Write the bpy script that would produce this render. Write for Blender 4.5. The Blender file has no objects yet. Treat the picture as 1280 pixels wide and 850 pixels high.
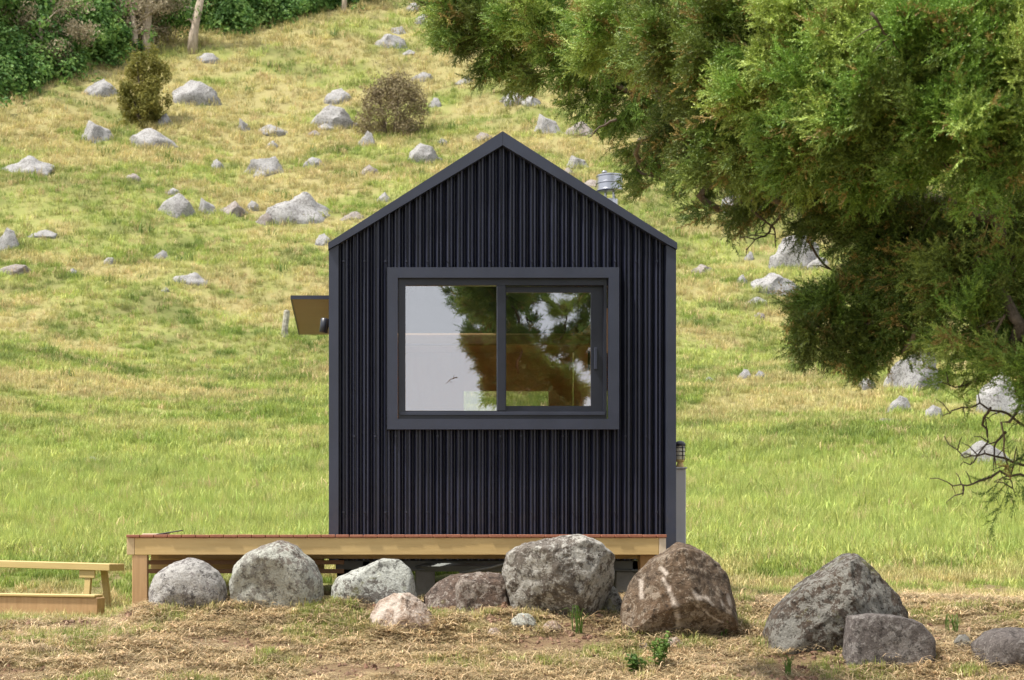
import bpy, bmesh, math, random
import numpy as np
from mathutils import Vector, Matrix, noise as mnoise

random.seed(7); RNG = np.random.default_rng(11)
S = bpy.context.scene
COL = S.collection
R = math.radians

# ------------------------------------------------------------------ camera, sky, sun, exposure
FPX, VX, VY, CZ = 2175.0, 435.0, 690.0, 0.36      # focal length in photo pixels, vanishing point, eye height
cam_d = bpy.data.cameras.new('camera'); cam = bpy.data.objects.new('camera', cam_d); COL.objects.link(cam)
cam.location = (0, 0, CZ); cam.rotation_euler = (R(90), 0, 0)
cam_d.sensor_width = 36; cam_d.lens = 36 * FPX / 1280
cam_d.shift_x = (640 - VX) / 1280; cam_d.shift_y = (VY - 425) / 1280
cam_d.clip_start = 0.1; cam_d.clip_end = 3000
cam_d.dof.use_dof = True; cam_d.dof.focus_distance = 12.4; cam_d.dof.aperture_fstop = 6.5
S.camera = cam

SUN_DIR = Vector((-0.46, -0.14, 0.88)).normalized()     # towards the sun: high and to the left
W = bpy.data.worlds.new('World'); S.world = W; W.use_nodes = True
wn = W.node_tree; wn.nodes.clear()
sky = wn.nodes.new('ShaderNodeTexSky'); sky.sky_type = 'NISHITA'; sky.sun_disc = False
sky.sun_elevation = math.asin(SUN_DIR.z); sky.sun_rotation = math.atan2(SUN_DIR.x, SUN_DIR.y)
sky.air_density = 1.0; sky.dust_density = 5.0; sky.ozone_density = 1.0; sky.altitude = 50
hsv = wn.nodes.new('ShaderNodeHueSaturation'); hsv.inputs['Saturation'].default_value = 0.7
bgn = wn.nodes.new('ShaderNodeBackground'); bgn.inputs['Strength'].default_value = 0.115
wo = wn.nodes.new('ShaderNodeOutputWorld')
# broken bright cloud all round the sky
wc = wn.nodes.new('ShaderNodeTexCoord'); wm = wn.nodes.new('ShaderNodeMapping'); wm.inputs['Scale'].default_value = (1, 1, 2.2)
wz = wn.nodes.new('ShaderNodeTexNoise'); wz.inputs['Scale'].default_value = 2.4; wz.inputs['Detail'].default_value = 7; wz.inputs['Roughness'].default_value = 0.6
wr = wn.nodes.new('ShaderNodeValToRGB'); wr.color_ramp.elements[0].position = 0.30; wr.color_ramp.elements[1].position = 0.56
wx = wn.nodes.new('ShaderNodeMix'); wx.data_type = 'RGBA'; wx.inputs[7].default_value = (6.3, 6.5, 6.9, 1)
wn.links.new(wc.outputs['Generated'], wm.inputs['Vector']); wn.links.new(wm.outputs[0], wz.inputs['Vector']); wn.links.new(wz.outputs['Fac'], wr.inputs[0]); wn.links.new(wr.outputs[0], wx.inputs['Factor'])
wn.links.new(sky.outputs[0], hsv.inputs['Color']); wn.links.new(hsv.outputs[0], wx.inputs[6]); wn.links.new(wx.outputs[2], bgn.inputs[0]); wn.links.new(bgn.outputs[0], wo.inputs[0])
sl = bpy.data.lights.new('sun', 'SUN'); sl.energy = 4.2; sl.angle = R(3.5); sl.color = (1.0, 0.95, 0.86)
so = bpy.data.objects.new('sun', sl); COL.objects.link(so); so.location = (-8, -8, 14)
so.rotation_euler = SUN_DIR.to_track_quat('Z', 'Y').to_euler()
vs = S.view_settings; vs.view_transform = 'Standard'; vs.look = 'None'; vs.gamma = 1; vs.use_curve_mapping = False
vs.exposure = 0.85
S.cycles.max_bounces = 5; S.cycles.transparent_max_bounces = 8; S.cycles.use_denoising = True

# ------------------------------------------------------------------ helpers
def P(px, py, d):
    return Vector(((px - VX) / FPX * d, d, CZ + (VY - py) / FPX * d))

def _h(ix, iy, s):
    n = (ix.astype(np.int64) * 374761393 + iy.astype(np.int64) * 668265263 + s * 974634541) & 0x7fffffff
    n = ((n ^ (n >> 13)) * 1274126177) & 0x7fffffff
    n = (n ^ (n >> 16)) & 0xffff
    return n / 65535.0

def vnoise(x, y, s=0):
    x = np.asarray(x, float); y = np.asarray(y, float)
    ix = np.floor(x); iy = np.floor(y); fx = x - ix; fy = y - iy
    fx = fx * fx * (3 - 2 * fx); fy = fy * fy * (3 - 2 * fy)
    a = _h(ix, iy, s); b = _h(ix + 1, iy, s); c = _h(ix, iy + 1, s); d = _h(ix + 1, iy + 1, s)
    return (a * (1 - fx) + b * fx) * (1 - fy) + (c * (1 - fx) + d * fx) * fy

def fbm(x, y, s=0, o=4):
    t = 0; a = 0.5; n = 0
    for k in range(o):
        t = t + a * vnoise(x * 2 ** k + 17.3 * k, y * 2 ** k - 9.1 * k, s + k); n += a; a *= 0.55
    return t / n

def ss(a, b, x):
    t = np.clip((np.asarray(x, float) - a) / (b - a), 0, 1); return t * t * (3 - 2 * t)

def link(o, parent=None):
    COL.objects.link(o)
    if parent is not None: o.parent = parent
    return o

def tag(o, label=None, cat=None, group=None, kind=None):
    if label: o['label'] = label
    if cat: o['category'] = cat
    if group: o['group'] = group
    if kind: o['kind'] = kind
    return o

def thing(name, loc, label, cat, group=None):
    o = bpy.data.objects.new(name, None); o.location = loc; o.empty_display_size = 0.2
    COL.objects.link(o); return tag(o, label, cat, group)

def mesh_obj(name, verts, faces, mat, parent=None, smooth=False, loc=None):
    """verts in world space; stored relative to the parent's (or given) origin"""
    off = Vector((0, 0, 0))
    if parent is not None:
        p = parent
        while p is not None: off += p.location; p = p.parent
    elif loc is not None: off = Vector(loc)
    me = bpy.data.meshes.new(name)
    me.from_pydata([(v[0] - off[0], v[1] - off[1], v[2] - off[2]) for v in verts], [], faces)
    if smooth: me.shade_smooth()
    me.materials.append(mat); me.update()
    o = bpy.data.objects.new(name, me)
    if parent is None and loc is not None: o.location = loc
    return link(o, parent)

def bm_obj(name, bm, mat, parent=None, smooth=False, loc=None):
    off = Vector((0, 0, 0))
    if parent is not None:
        p = parent
        while p is not None: off += p.location; p = p.parent
    elif loc is not None: off = Vector(loc)
    bmesh.ops.translate(bm, verts=bm.verts, vec=-off)
    me = bpy.data.meshes.new(name); bm.to_mesh(me); bm.free()
    if smooth: me.shade_smooth()
    me.materials.append(mat)
    o = bpy.data.objects.new(name, me)
    if parent is None and loc is not None: o.location = loc
    return link(o, parent)

def bm_box(bm, x0, x1, y0, y1, z0, z1, bevel=0.0, rot=None):
    r = bmesh.ops.create_cube(bm, size=1)
    c = Vector(((x0 + x1) / 2, (y0 + y1) / 2, (z0 + z1) / 2))
    vs_ = r['verts']
    bmesh.ops.scale(bm, vec=(abs(x1 - x0), abs(y1 - y0), abs(z1 - z0)), verts=vs_)
    if bevel:
        es = list({e for v in vs_ for e in v.link_edges})
        out = bmesh.ops.bevel(bm, geom=es, offset=bevel, segments=1, affect='EDGES')
        vs_ = list({v for f in out['faces'] for v in f.verts} | {v for v in vs_ if v.is_valid})
    if rot is not None: bmesh.ops.rotate(bm, cent=(0, 0, 0), matrix=rot, verts=vs_)
    bmesh.ops.translate(bm, vec=c, verts=vs_)

def box(name, x0, x1, y0, y1, z0, z1, mat, parent=None, bevel=0.004, rot=None, loc=None):
    bm = bmesh.new(); bm_box(bm, x0, x1, y0, y1, z0, z1, bevel, rot)
    return bm_obj(name, bm, mat, parent, loc=loc)

def tube_data(pts, rads, n=8, cap=True):
    V = []; F = []
    pts = [Vector(p) for p in pts]
    for i, p in enumerate(pts):
        t = (pts[min(i + 1, len(pts) - 1)] - pts[max(i - 1, 0)]).normalized()
        a = t.cross(Vector((0.13, 0.21, 0.97)));
        if a.length < 1e-3: a = t.cross(Vector((1, 0, 0)))
        a.normalize(); b = t.cross(a)
        for k in range(n):
            q = 2 * math.pi * k / n
            V.append(p + (a * math.cos(q) + b * math.sin(q)) * rads[i])
    for i in range(len(pts) - 1):
        for k in range(n):
            F.append((i * n + k, i * n + (k + 1) % n, (i + 1) * n + (k + 1) % n, (i + 1) * n + k))
    if cap:
        F.append(tuple(range(n - 1, -1, -1))); F.append(tuple(range((len(pts) - 1) * n, len(pts) * n)))
    return V, F

def tube(name, pts, rads, mat, parent=None, n=8, smooth=True, loc=None):
    V, F = tube_data(pts, rads, n); return mesh_obj(name, V, F, mat, parent, smooth, loc)

def prism_xz(name, poly, y0, y1, mat, parent=None, loc=None):
    n = len(poly)
    V = [(x, y0, z) for x, z in poly] + [(x, y1, z) for x, z in poly]
    F = [tuple(range(n)), tuple(range(2 * n - 1, n - 1, -1))] + [(i, i + n, (i + 1) % n + n, (i + 1) % n) for i in range(n)]
    o = mesh_obj(name, V, F, mat, parent, loc=loc)
    bm = bmesh.new(); bm.from_mesh(o.data); bmesh.ops.recalc_face_normals(bm, faces=bm.faces); bm.to_mesh(o.data); bm.free()
    return o

# ------------------------------------------------------------------ materials
class NT:
    def __init__(s, name):
        s.m = bpy.data.materials.new(name); s.m.use_nodes = True; s.t = s.m.node_tree; s.t.nodes.clear()
        s.out = s.n('ShaderNodeOutputMaterial')
    def n(s, ty, **kw):
        nd = s.t.nodes.new(ty)
        for k, v in kw.items():
            if k.startswith('i_'):
                key = k[2:].replace('_', ' '); nd.inputs[key].default_value = v
            else: setattr(nd, k, v)
        return nd
    def l(s, a, b): s.t.links.new(a, b)
    def coord(s, kind='Object'):
        return s.n('ShaderNodeTexCoord').outputs[kind] if kind != 'World' else s.n('ShaderNodeNewGeometry').outputs['Position']
    def mapping(s, vec, scale=(1, 1, 1), loc=(0, 0, 0)):
        m = s.n('ShaderNodeMapping'); m.inputs['Scale'].default_value = scale; m.inputs['Location'].default_value = loc
        s.l(vec, m.inputs['Vector']); return m.outputs[0]
    def noise(s, vec, scale, detail=4, rough=0.55, out='Fac', dist=0.0):
        n = s.n('ShaderNodeTexNoise'); n.inputs['Scale'].default_value = scale; n.inputs['Detail'].default_value = detail
        n.inputs['Roughness'].default_value = rough; n.inputs['Distortion'].default_value = dist
        s.l(vec, n.inputs['Vector']); return n.outputs[out]
    def ramp(s, fac, stops):
        r = s.n('ShaderNodeValToRGB'); cr = r.color_ramp
        while len(cr.elements) < len(stops): cr.elements.new(0.5)
        for e, (p, c) in zip(cr.elements, stops):
            e.position = p; e.color = (*c, 1) if len(c) == 3 else c
        s.l(fac, r.inputs[0]); return r.outputs[0]
    def mix(s, fac, a, b, blend='MIX'):
        m = s.n('ShaderNodeMix', data_type='RGBA', blend_type=blend)
        for sock, v in ((m.inputs['Factor'], fac), (m.inputs[6], a), (m.inputs[7], b)):
            if isinstance(v, (int, float)): sock.default_value = v
            elif isinstance(v, tuple): sock.default_value = (*v, 1) if len(v) == 3 else v
            else: s.l(v, sock)
        return m.outputs[2]
    def math(s, op, a, b=0.0):
        m = s.n('ShaderNodeMath', operation=op)
        for sock, v in ((m.inputs[0], a), (m.inputs[1], b)):
            if isinstance(v, (int, float)): sock.default_value = v
            else: s.l(v, sock)
        return m.outputs[0]
    def bump(s, h, strength=0.5, dist=0.01):
        b = s.n('ShaderNodeBump'); b.inputs['Strength'].default_value = strength; b.inputs['Distance'].default_value = dist
        s.l(h, b.inputs['Height']); return b.outputs[0]
    def principled(s, color, rough=0.7, normal=None, metal=0.0, spec=0.5):
        p = s.n('ShaderNodeBsdfPrincipled')
        for k, v in (('Base Color', color), ('Roughness', rough), ('Metallic', metal), ('Specular IOR Level', spec)):
            if isinstance(v, (int, float)): p.inputs[k].default_value = v
            elif isinstance(v, tuple): p.inputs[k].default_value = (*v, 1)
            else: s.l(v, p.inputs[k])
        if normal is not None: s.l(normal, p.inputs['Normal'])
        s.l(p.outputs[0], s.out.inputs[0]); return p
    def leafy(s, color, trans=0.35, rough=0.6, spec=0.25, tcol=None):
        p = s.n('ShaderNodeBsdfPrincipled'); p.inputs['Roughness'].default_value = rough; p.inputs['Specular IOR Level'].default_value = spec
        t = s.n('ShaderNodeBsdfTranslucent'); mx = s.n('ShaderNodeMixShader'); mx.inputs[0].default_value = trans
        if isinstance(color, tuple):
            p.inputs['Base Color'].default_value = (*color, 1); t.inputs[0].default_value = (*color, 1)
        else:
            s.l(color, p.inputs['Base Color']); s.l(tcol or color, t.inputs[0])
        s.l(p.outputs[0], mx.inputs[1]); s.l(t.outputs[0], mx.inputs[2]); s.l(mx.outputs[0], s.out.inputs[0])

def m_steel_black(name, col, rough):
    t = NT(name); v = t.coord('Object')
    f = t.noise(v, 2.5, 5); c = t.mix(t.ramp(f, [(0.35, (0, 0, 0)), (0.7, (1, 1, 1))]), col, tuple(x * 1.35 + 0.002 for x in col))
    d = t.noise(t.mapping(v, (40, 40, 1.2)), 1.0, 3)
    c = t.mix(t.math('MULTIPLY', t.ramp(d, [(0.5, (0, 0, 0)), (0.8, (1, 1, 1))]), 0.25), c, (0.03, 0.03, 0.034))
    sx = t.n('ShaderNodeSeparateXYZ'); t.l(v, sx.inputs[0])      # splashed dust low on the wall
    du = t.math('MULTIPLY', t.ramp(sx.outputs['Z'], [(0.42, (1, 1, 1)), (0.95, (0, 0, 0))]), t.ramp(t.noise(v, 14, 7, 0.7), [(0.42, (0, 0, 0)), (0.75, (1, 1, 1))]))
    c = t.mix(t.math('MULTIPLY', du, 0.30), c, (0.10, 0.085, 0.065))
    r = t.math('ADD', t.math('MULTIPLY', t.noise(v, 9, 4), 0.18), rough - 0.09)
    t.principled(c, r, t.bump(t.noise(v, 6, 2), 0.08, 0.01)); return t.m

def m_wood(name, a, b, axis, rough=0.65, knots=True, wet=None):
    t = NT(name); v = t.coord('Object')
    sc = {'x': (0.8, 14, 14), 'y': (14, 0.8, 14), 'z': (14, 14, 0.8)}[axis]
    oi = t.n('ShaderNodeObjectInfo')
    add = t.n('ShaderNodeVectorMath', operation='ADD'); t.l(v, add.inputs[0])
    rv = t.n('ShaderNodeCombineXYZ'); t.l(t.math('MULTIPLY', oi.outputs['Random'], 37.0), rv.inputs[0]); t.l(t.math('MULTIPLY', oi.outputs['Random'], 91.0), rv.inputs[1])
    t.l(rv.outputs[0], add.inputs[1]); v2 = add.outputs[0]
    g = t.noise(t.mapping(v2, sc), 3.0, 5, 0.6, dist=0.4)
    c = t.mix(t.ramp(g, [(0.3, (0, 0, 0)), (0.7, (1, 1, 1))]), a, b)
    c = t.mix(t.math('MULTIPLY', t.noise(v2, 2.2, 3), 0.35), c, tuple(x * 0.6 for x in a))
    if knots:
        vo = t.n('ShaderNodeTexVoronoi'); vo.inputs['Scale'].default_value = 3.4
        ks = {'x': (0.7, 1.6, 1.6), 'y': (1.6, 0.7, 1.6), 'z': (1.6, 1.6, 0.7)}[axis]
        t.l(t.mapping(v2, ks), vo.inputs['Vector'])
        c = t.mix(t.ramp(vo.outputs['Distance'], [(0.03, (0.8, 0.8, 0.8)), (0.09, (0, 0, 0))]), c, tuple(x * 0.35 for x in a))
    c = t.mix(t.math('MULTIPLY', oi.outputs['Random'], 0.25), c, tuple(x * 0.7 for x in b))
    t.principled(c, rough, t.bump(g, 0.25, 0.003)); return t.m

def m_rock(name, base, dark, lichen, lich_amt=0.5, brown=None, brown_amt=0.0, vein=0.0, scale=1.0, pale=(0.62, 0.61, 0.56), mossy=0.0):
    t = NT(name); v = t.coord('Object')
    oi = t.n('ShaderNodeObjectInfo')
    add = t.n('ShaderNodeVectorMath', operation='ADD'); t.l(v, add.inputs[0])
    rv = t.n('ShaderNodeCombineXYZ'); t.l(t.math('MULTIPLY', oi.outputs['Random'], 53.0), rv.inputs[0]); t.l(t.math('MULTIPLY', oi.outputs['Random'], 29.0), rv.inputs[2])
    t.l(rv.outputs[0], add.inputs[1]); v = t.mapping(add.outputs[0], (scale,) * 3)
    big = t.noise(v, 3.0, 7, 0.65); mid = t.noise(v, 17, 8, 0.7); fine = t.noise(v, 80, 5, 0.75)
    c = t.mix(t.ramp(mid, [(0.30, (0, 0, 0)), (0.70, (1, 1, 1))]), dark, base)
    c = t.mix(t.math('MULTIPLY', big, 0.55), c, t.mix(0.5, c, dark))
    if brown: c = t.mix(t.math('MULTIPLY', t.ramp(t.math('ADD', t.math('MULTIPLY', big, 0.75), t.math('MULTIPLY', mid, 0.25)), [(0.50 - 0.3 * brown_amt, (0, 0, 0)), (0.68 - 0.3 * brown_amt, (1, 1, 1))]), 0.9), c, t.mix(mid, tuple(x * 0.5 for x in brown), tuple(x * 1.4 for x in brown)))
    # lichen: crusty blotches with ragged rims, denser where the larger noise is high
    l1 = t.noise(v, 20.0, 12, 0.76, dist=0.3); l2 = t.noise(t.mapping(v, (1, 1, 1), (7, 3, 1)), 3.5, 4)
    lf = t.ramp(t.math('ADD', l1, t.math('MULTIPLY', l2, 0.55)), [(0.875 - 0.2 * lich_amt, (0, 0, 0)), (0.91 - 0.2 * lich_amt, (1, 1, 1))])
    c = t.mix(t.math('MULTIPLY', lf, 0.75), c, lichen)
    sp = t.noise(t.mapping(v, (1, 1, 1), (3, 9, 4)), 46, 7, 0.75)
    c = t.mix(t.ramp(sp, [(0.585, (0, 0, 0)), (0.625, (0.85, 0.85, 0.85))]), c, pale)
    dk = t.noise(t.mapping(v, (1, 1, 1), (13, 2, 8)), 20, 9, 0.78)
    c = t.mix(t.ramp(dk, [(0.54, (0, 0, 0)), (0.59, (0.8, 0.8, 0.8))]), c, tuple(x * 0.45 for x in dark))
    c = t.mix(1.0, c, t.ramp(fine, [(0.3, (0.62, 0.62, 0.62)), (0.7, (1.30, 1.30, 1.30))]), 'MULTIPLY')
    if vein:
        va = t.n('ShaderNodeAttribute'); va.attribute_name = 'vein'
        vf = t.math('MULTIPLY', va.outputs['Fac'], t.math('ADD', t.math('MULTIPLY', fine, 1.5), 0.1))
        c = t.mix(vf, c, (0.50, 0.43, 0.37))
    if mossy:
        mo = t.ramp(t.noise(t.mapping(v, (1, 1, 1), (1, 5, 9)), 5, 6, 0.7), [(0.66 - 0.2 * mossy, (0, 0, 0)), (0.76 - 0.2 * mossy, (0.7, 0.7, 0.7))])
        c = t.mix(mo, c, (0.16, 0.16, 0.05))
    h = t.math('ADD', t.math('MULTIPLY', mid, 0.6), t.math('MULTIPLY', fine, 0.4))
    t.principled(c, 0.92, t.bump(h, 1.0, 0.03), spec=0.2); return t.m

M = {}
M['black'] = m_steel_black('black_steel_cladding', (0.0145, 0.017, 0.034), 0.40)
M['flash'] = m_steel_black('charcoal_flashing', (0.023, 0.028, 0.048), 0.45)
M['alu'] = m_steel_black('charcoal_aluminium', (0.012, 0.0145, 0.025), 0.38)
M['pine_x'] = m_wood('treated_pine_x', (0.52, 0.35, 0.135), (0.62, 0.44, 0.19), 'x')
M['pine_y'] = m_wood('treated_pine_y', (0.50, 0.36, 0.19), (0.60, 0.45, 0.25), 'y')
M['pine_z'] = m_wood('treated_pine_z', (0.42, 0.25, 0.11), (0.55, 0.35, 0.17), 'z')
M['pine_dark'] = m_wood('dark_brown_pine', (0.22, 0.12, 0.055), (0.30, 0.17, 0.08), 'x')  # dark brown timber colour for slats and loft beam
M['endgrain'] = m_wood('pine_end_grain', (0.62, 0.50, 0.36), (0.70, 0.59, 0.45), 'y', knots=False)
M['deck'] = m_wood('stained_decking', (0.26, 0.085, 0.045), (0.36, 0.14, 0.075), 'y', knots=False)
M['ply'] = m_wood('plywood', (0.21, 0.20, 0.095), (0.25, 0.235, 0.115), 'x', knots=False)
M['ply_in'] = m_wood('plywood_lining', (0.68, 0.42, 0.20), (0.78, 0.53, 0.28), 'z', knots=False)
M['oldpine'] = m_wood('weathered_pine', (0.46, 0.33, 0.12), (0.58, 0.43, 0.18), 'x')
t = NT('galvanised_steel'); v = t.coord()
t.principled(t.mix(t.noise(v, 12, 4), (0.13, 0.14, 0.135), (0.22, 0.23, 0.22)), 0.65, metal=0.2); M['galv'] = t.m
t = NT('stainless_flue'); v = t.coord()
t.principled(t.mix(t.noise(v, 20, 3), (0.36, 0.37, 0.40), (0.5, 0.5, 0.53)), 0.28, metal=1.0); M['steel'] = t.m
t = NT('grey_painted_metal'); v = t.coord()
t.principled(t.mix(t.noise(v, 6, 4), (0.36, 0.36, 0.40), (0.42, 0.42, 0.46)), 0.5); M['greybox'] = t.m
t = NT('dark_rubber'); v = t.coord()
t.principled(t.mix(t.noise(v, 8, 4), (0.015, 0.015, 0.016), (0.03, 0.03, 0.03)), 0.8); M['rubber'] = t.m
t = NT('concrete_block'); v = t.coord()
t.principled(t.mix(t.noise(v, 15, 6), (0.20, 0.20, 0.185), (0.32, 0.31, 0.29)), 0.9, t.bump(t.noise(v, 60, 4), 0.5, 0.01)); M['concrete'] = t.m
t = NT('aged_fence_post'); v = t.coord()
t.principled(t.ramp(t.noise(v, 7, 6, 0.7), [(0.35, (0.10, 0.09, 0.07)), (0.6, (0.42, 0.40, 0.33))]), 0.9); M['fencepost'] = t.m
t = NT('window_glass')
fr = t.n('ShaderNodeFresnel'); fr.inputs['IOR'].default_value = 3.0
gl = t.n('ShaderNodeBsdfGlossy'); gl.inputs['Roughness'].default_value = 0.004; gl.inputs['Color'].default_value = (0.97, 0.98, 1, 1)
t.l(t.bump(t.noise(t.coord(), 2.2, 1), 0.02, 0.02), gl.inputs['Normal'])
tr = t.n('ShaderNodeBsdfTransparent'); tr.inputs[0].default_value = (0.80, 0.80, 0.79, 1)
mx = t.n('ShaderNodeMixShader'); t.l(fr.outputs[0], mx.inputs[0]); t.l(tr.outputs[0], mx.inputs[1]); t.l(gl.outputs[0], mx.inputs[2]); t.l(mx.outputs[0], t.out.inputs[0])
M['glass'] = t.m
t = NT('clear_door_glass')
fr = t.n('ShaderNodeFresnel'); fr.inputs['IOR'].default_value = 1.5
gl = t.n('ShaderNodeBsdfGlossy'); gl.inputs['Roughness'].default_value = 0.01
tr = t.n('ShaderNodeBsdfTransparent')
mx = t.n('ShaderNodeMixShader'); t.l(fr.outputs[0], mx.inputs[0]); t.l(tr.outputs[0], mx.inputs[1]); t.l(gl.outputs[0], mx.inputs[2]); t.l(mx.outputs[0], t.out.inputs[0])
M['clearglass'] = t.m
t = NT('lantern_glass')
t.principled((0.62, 0.60, 0.50), 0.3); M['lampglass'] = t.m
t = NT('tree_bark'); v = t.coord()
t.principled(t.ramp(t.noise(t.mapping(v, (6, 6, 2)), 5, 6, 0.7), [(0.3, (0.07, 0.05, 0.035)), (0.7, (0.22, 0.17, 0.125))]), 0.9, t.bump(t.noise(t.mapping(v, (10, 10, 2)), 4, 5), 0.8, 0.02)); M['bark'] = t.m
t = NT('pale_bark'); v = t.coord()
t.principled(t.ramp(t.noise(t.mapping(v, (3, 3, 1)), 2, 6, 0.7), [(0.3, (0.22, 0.17, 0.12)), (0.7, (0.50, 0.42, 0.33))]), 0.9); M['palebark'] = t.m
t = NT('dark_twig'); v = t.coord()
t.principled(t.mix(t.noise(v, 15, 4), (0.045, 0.032, 0.022), (0.11, 0.08, 0.055)), 0.9); M['twig'] = t.m

def m_inst(name, trans, rough=0.6, spec=0.25, attr='tint', island=0.25):
    """colour of the plant comes from its own tint, varied blade by blade"""
    t = NT(name); a = t.n('ShaderNodeAttribute'); a.attribute_type = 'INSTANCER'; a.attribute_name = attr
    g = t.n('ShaderNodeNewGeometry')
    hs = t.n('ShaderNodeHueSaturation'); t.l(a.outputs['Color'], hs.inputs['Color'])
    t.l(t.math('ADD', t.math('MULTIPLY', g.outputs['Random Per Island'], 2 * island), 1 - island), hs.inputs['Value'])
    t.l(t.math('ADD', t.math('MULTIPLY', g.outputs['Random Per Island'], -0.03), 0.515), hs.inputs['Hue'])
    t.leafy(hs.outputs[0], trans, rough, spec); return t.m
M['grass'] = m_inst('grass_blades', 0.35, 0.55, 0.3)
M['clod'] = m_inst('soil_clod', 0.0, 0.95, 0.1)
M['needle'] = m_inst('totara_needles', 0.16, 0.5, 0.35, island=0.3)

def m_leaf(name, stops, trans=0.3, scale=0.6):
    t = NT(name); g = t.n('ShaderNodeNewGeometry')
    f = t.math('ADD', t.math('MULTIPLY', g.outputs['Random Per Island'], 0.4), t.math('SUBTRACT', t.math('MULTIPLY', t.noise(g.outputs['Position'], scale, 3), 1.3), 0.32))
    t.leafy(t.ramp(f, stops), trans); return t.m
M['forest'] = m_leaf('broadleaf_forest', [(0.2, (0.035, 0.09, 0.022)), (0.5, (0.095, 0.20, 0.042)), (0.8, (0.21, 0.33, 0.08))], 0.3, 0.5)
M['olive'] = m_leaf('olive_shrub_leaves', [(0.2, (0.10, 0.11, 0.02)), (0.55, (0.23, 0.22, 0.05)), (0.85, (0.38, 0.34, 0.10))], 0.3)
M['brownshrub'] = m_leaf('brown_shrub_leaves', [(0.2, (0.14, 0.11, 0.06)), (0.5, (0.25, 0.20, 0.12)), (0.85, (0.36, 0.32, 0.16))], 0.25)
M['drytwig'] = m_leaf('dry_pale_twigs', [(0.2, (0.20, 0.17, 0.10)), (0.8, (0.45, 0.38, 0.26))], 0.2)
M['weed'] = m_leaf('fresh_weed_leaves', [(0.2, (0.05, 0.11, 0.02)), (0.8, (0.14, 0.22, 0.045))], 0.35, 4)

# ------------------------------------------------------------------ terrain
_pd = np.array([-400, -60, -10, 0, 5, 8, 9.5, 10.5, 11.4, 12.1, 12.7, 14, 16, 17.5, 20, 25, 30, 37, 45, 55, 65, 80, 100, 120, 145, 190, 260, 900.])
_pz = np.array([-12, -5, -2.4, -1.75, -1.35, -1.05, -0.9, -0.76, -0.56, -0.37, -0.34, -0.40, -0.42, -0.34, -0.12, .36, .97, 2.15, 3.75, 5.8, 8.1, 13.6, 23, 34.8, 50, 70, 85, 90.])
_dd = np.linspace(-400, 900, 26001); _zz = np.interp(_dd, _pd, _pz)
def _sm(z, k):
    kk = np.hanning(k); kk /= kk.sum(); zp = np.pad(z, k // 2, mode='edge'); return np.convolve(zp, kk, 'valid')[:len(z)]
_z1 = _sm(_zz, 11); _z2 = _sm(_zz, 161); _w = ss(16, 30, _dd); _zz = _z1 * (1 - _w) + _z2 * _w

BASES = [((px_ - VX) / FPX * d_, d_ - .04, w_ / FPX * d_ * .55) for px_, d_, w_ in ((237, 12.12, 104), (346, 12.10, 120), (467, 12.12, 108), (503, 11.62, 90), (600, 11.9, 100), (700, 11.78, 140), (848, 11.5, 146), (1048, 11.15, 180), (1110, 10.8, 116), (1270, 10.8, 116))]
def ground(x, y):
    x = np.asarray(x, float); y = np.asarray(y, float)
    z = np.interp(y, _dd, _zz) + CZ
    far = ss(28, 60, y)
    z = z + far * ((fbm(x / 22, y / 22, 3, 3) - .5) * 3.2 + (fbm(x / 5, y / 4, 5, 3) - .5) * 0.9)
    mid = ss(15, 24, y) * (1 - ss(60, 120, y))
    z = z + mid * (fbm(x / 2.2, y / 1.6, 9, 3) - .5) * 0.22
    near = 1 - ss(20, 34, y)
    z = z + near * ((fbm(x / .22, y / .2, 23, 3) - .5) * .05 + (fbm(x / .55, y / .5, 21, 4) - .5) * .10 + (fbm(x / 1.9, y / 1.7, 25, 2) - .5) * .09)
    z = z - ss(-1.25, -1.75, x) * (0.165 * ss(11.0, 12.0, y) + .0 * ss(12.6, 13.3, y)) * (1 - ss(16.5, 18, y))
    # heap of turned soil between the boulders
    z = z + 0.05 * np.exp(-((x - 0.75) / 0.7) ** 2 - ((y - 11.65) / .35) ** 2) * (0.6 + fbm(x / .16, y / .16, 31, 3))
    z = z + 0.04 * np.exp(-((x - 3.6) / 0.9) ** 2 - ((y - 11.0) / .3) ** 2) * (0.5 + fbm(x / .16, y / .16, 37, 3))
    for bx_, by_, br_ in BASES:
        r2 = ((x - bx_) / br_) ** 2 + ((y - by_) / (br_ * .8)) ** 2
        z = z + .026 * np.exp(-np.maximum(r2 - .5, 0) * 2.2) * (.45 + 1.1 * fbm(x / .12, y / .12, 33, 3))
    return z

def gz(x, y): return float(ground(np.array([x]), np.array([y]))[0])

def hit(px, py, d0=13.5, d1=300):
    d = np.geomspace(d0, d1, 4000); x = (px - VX) / FPX * d; z = CZ + (VY - py) / FPX * d
    g = ground(x, d); k = np.argmax(z <= g)
    return Vector((x[k], d[k], g[k]))

G_GREEN = np.array((.23, .305, .06)); G_LUSH = np.array((.40, .465, .125)); G_YEL = np.array((.385, .44, .12))
G_STRAW = np.array((.58, .47, .235)); G_DARK = np.array((.11, .165, .035)); G_SOIL = np.array((.19, .12, .075)); G_DEAD = np.array((.55, .41, .235))

def lerp(a, b, t): return a + (b - a) * t[..., None]

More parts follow.
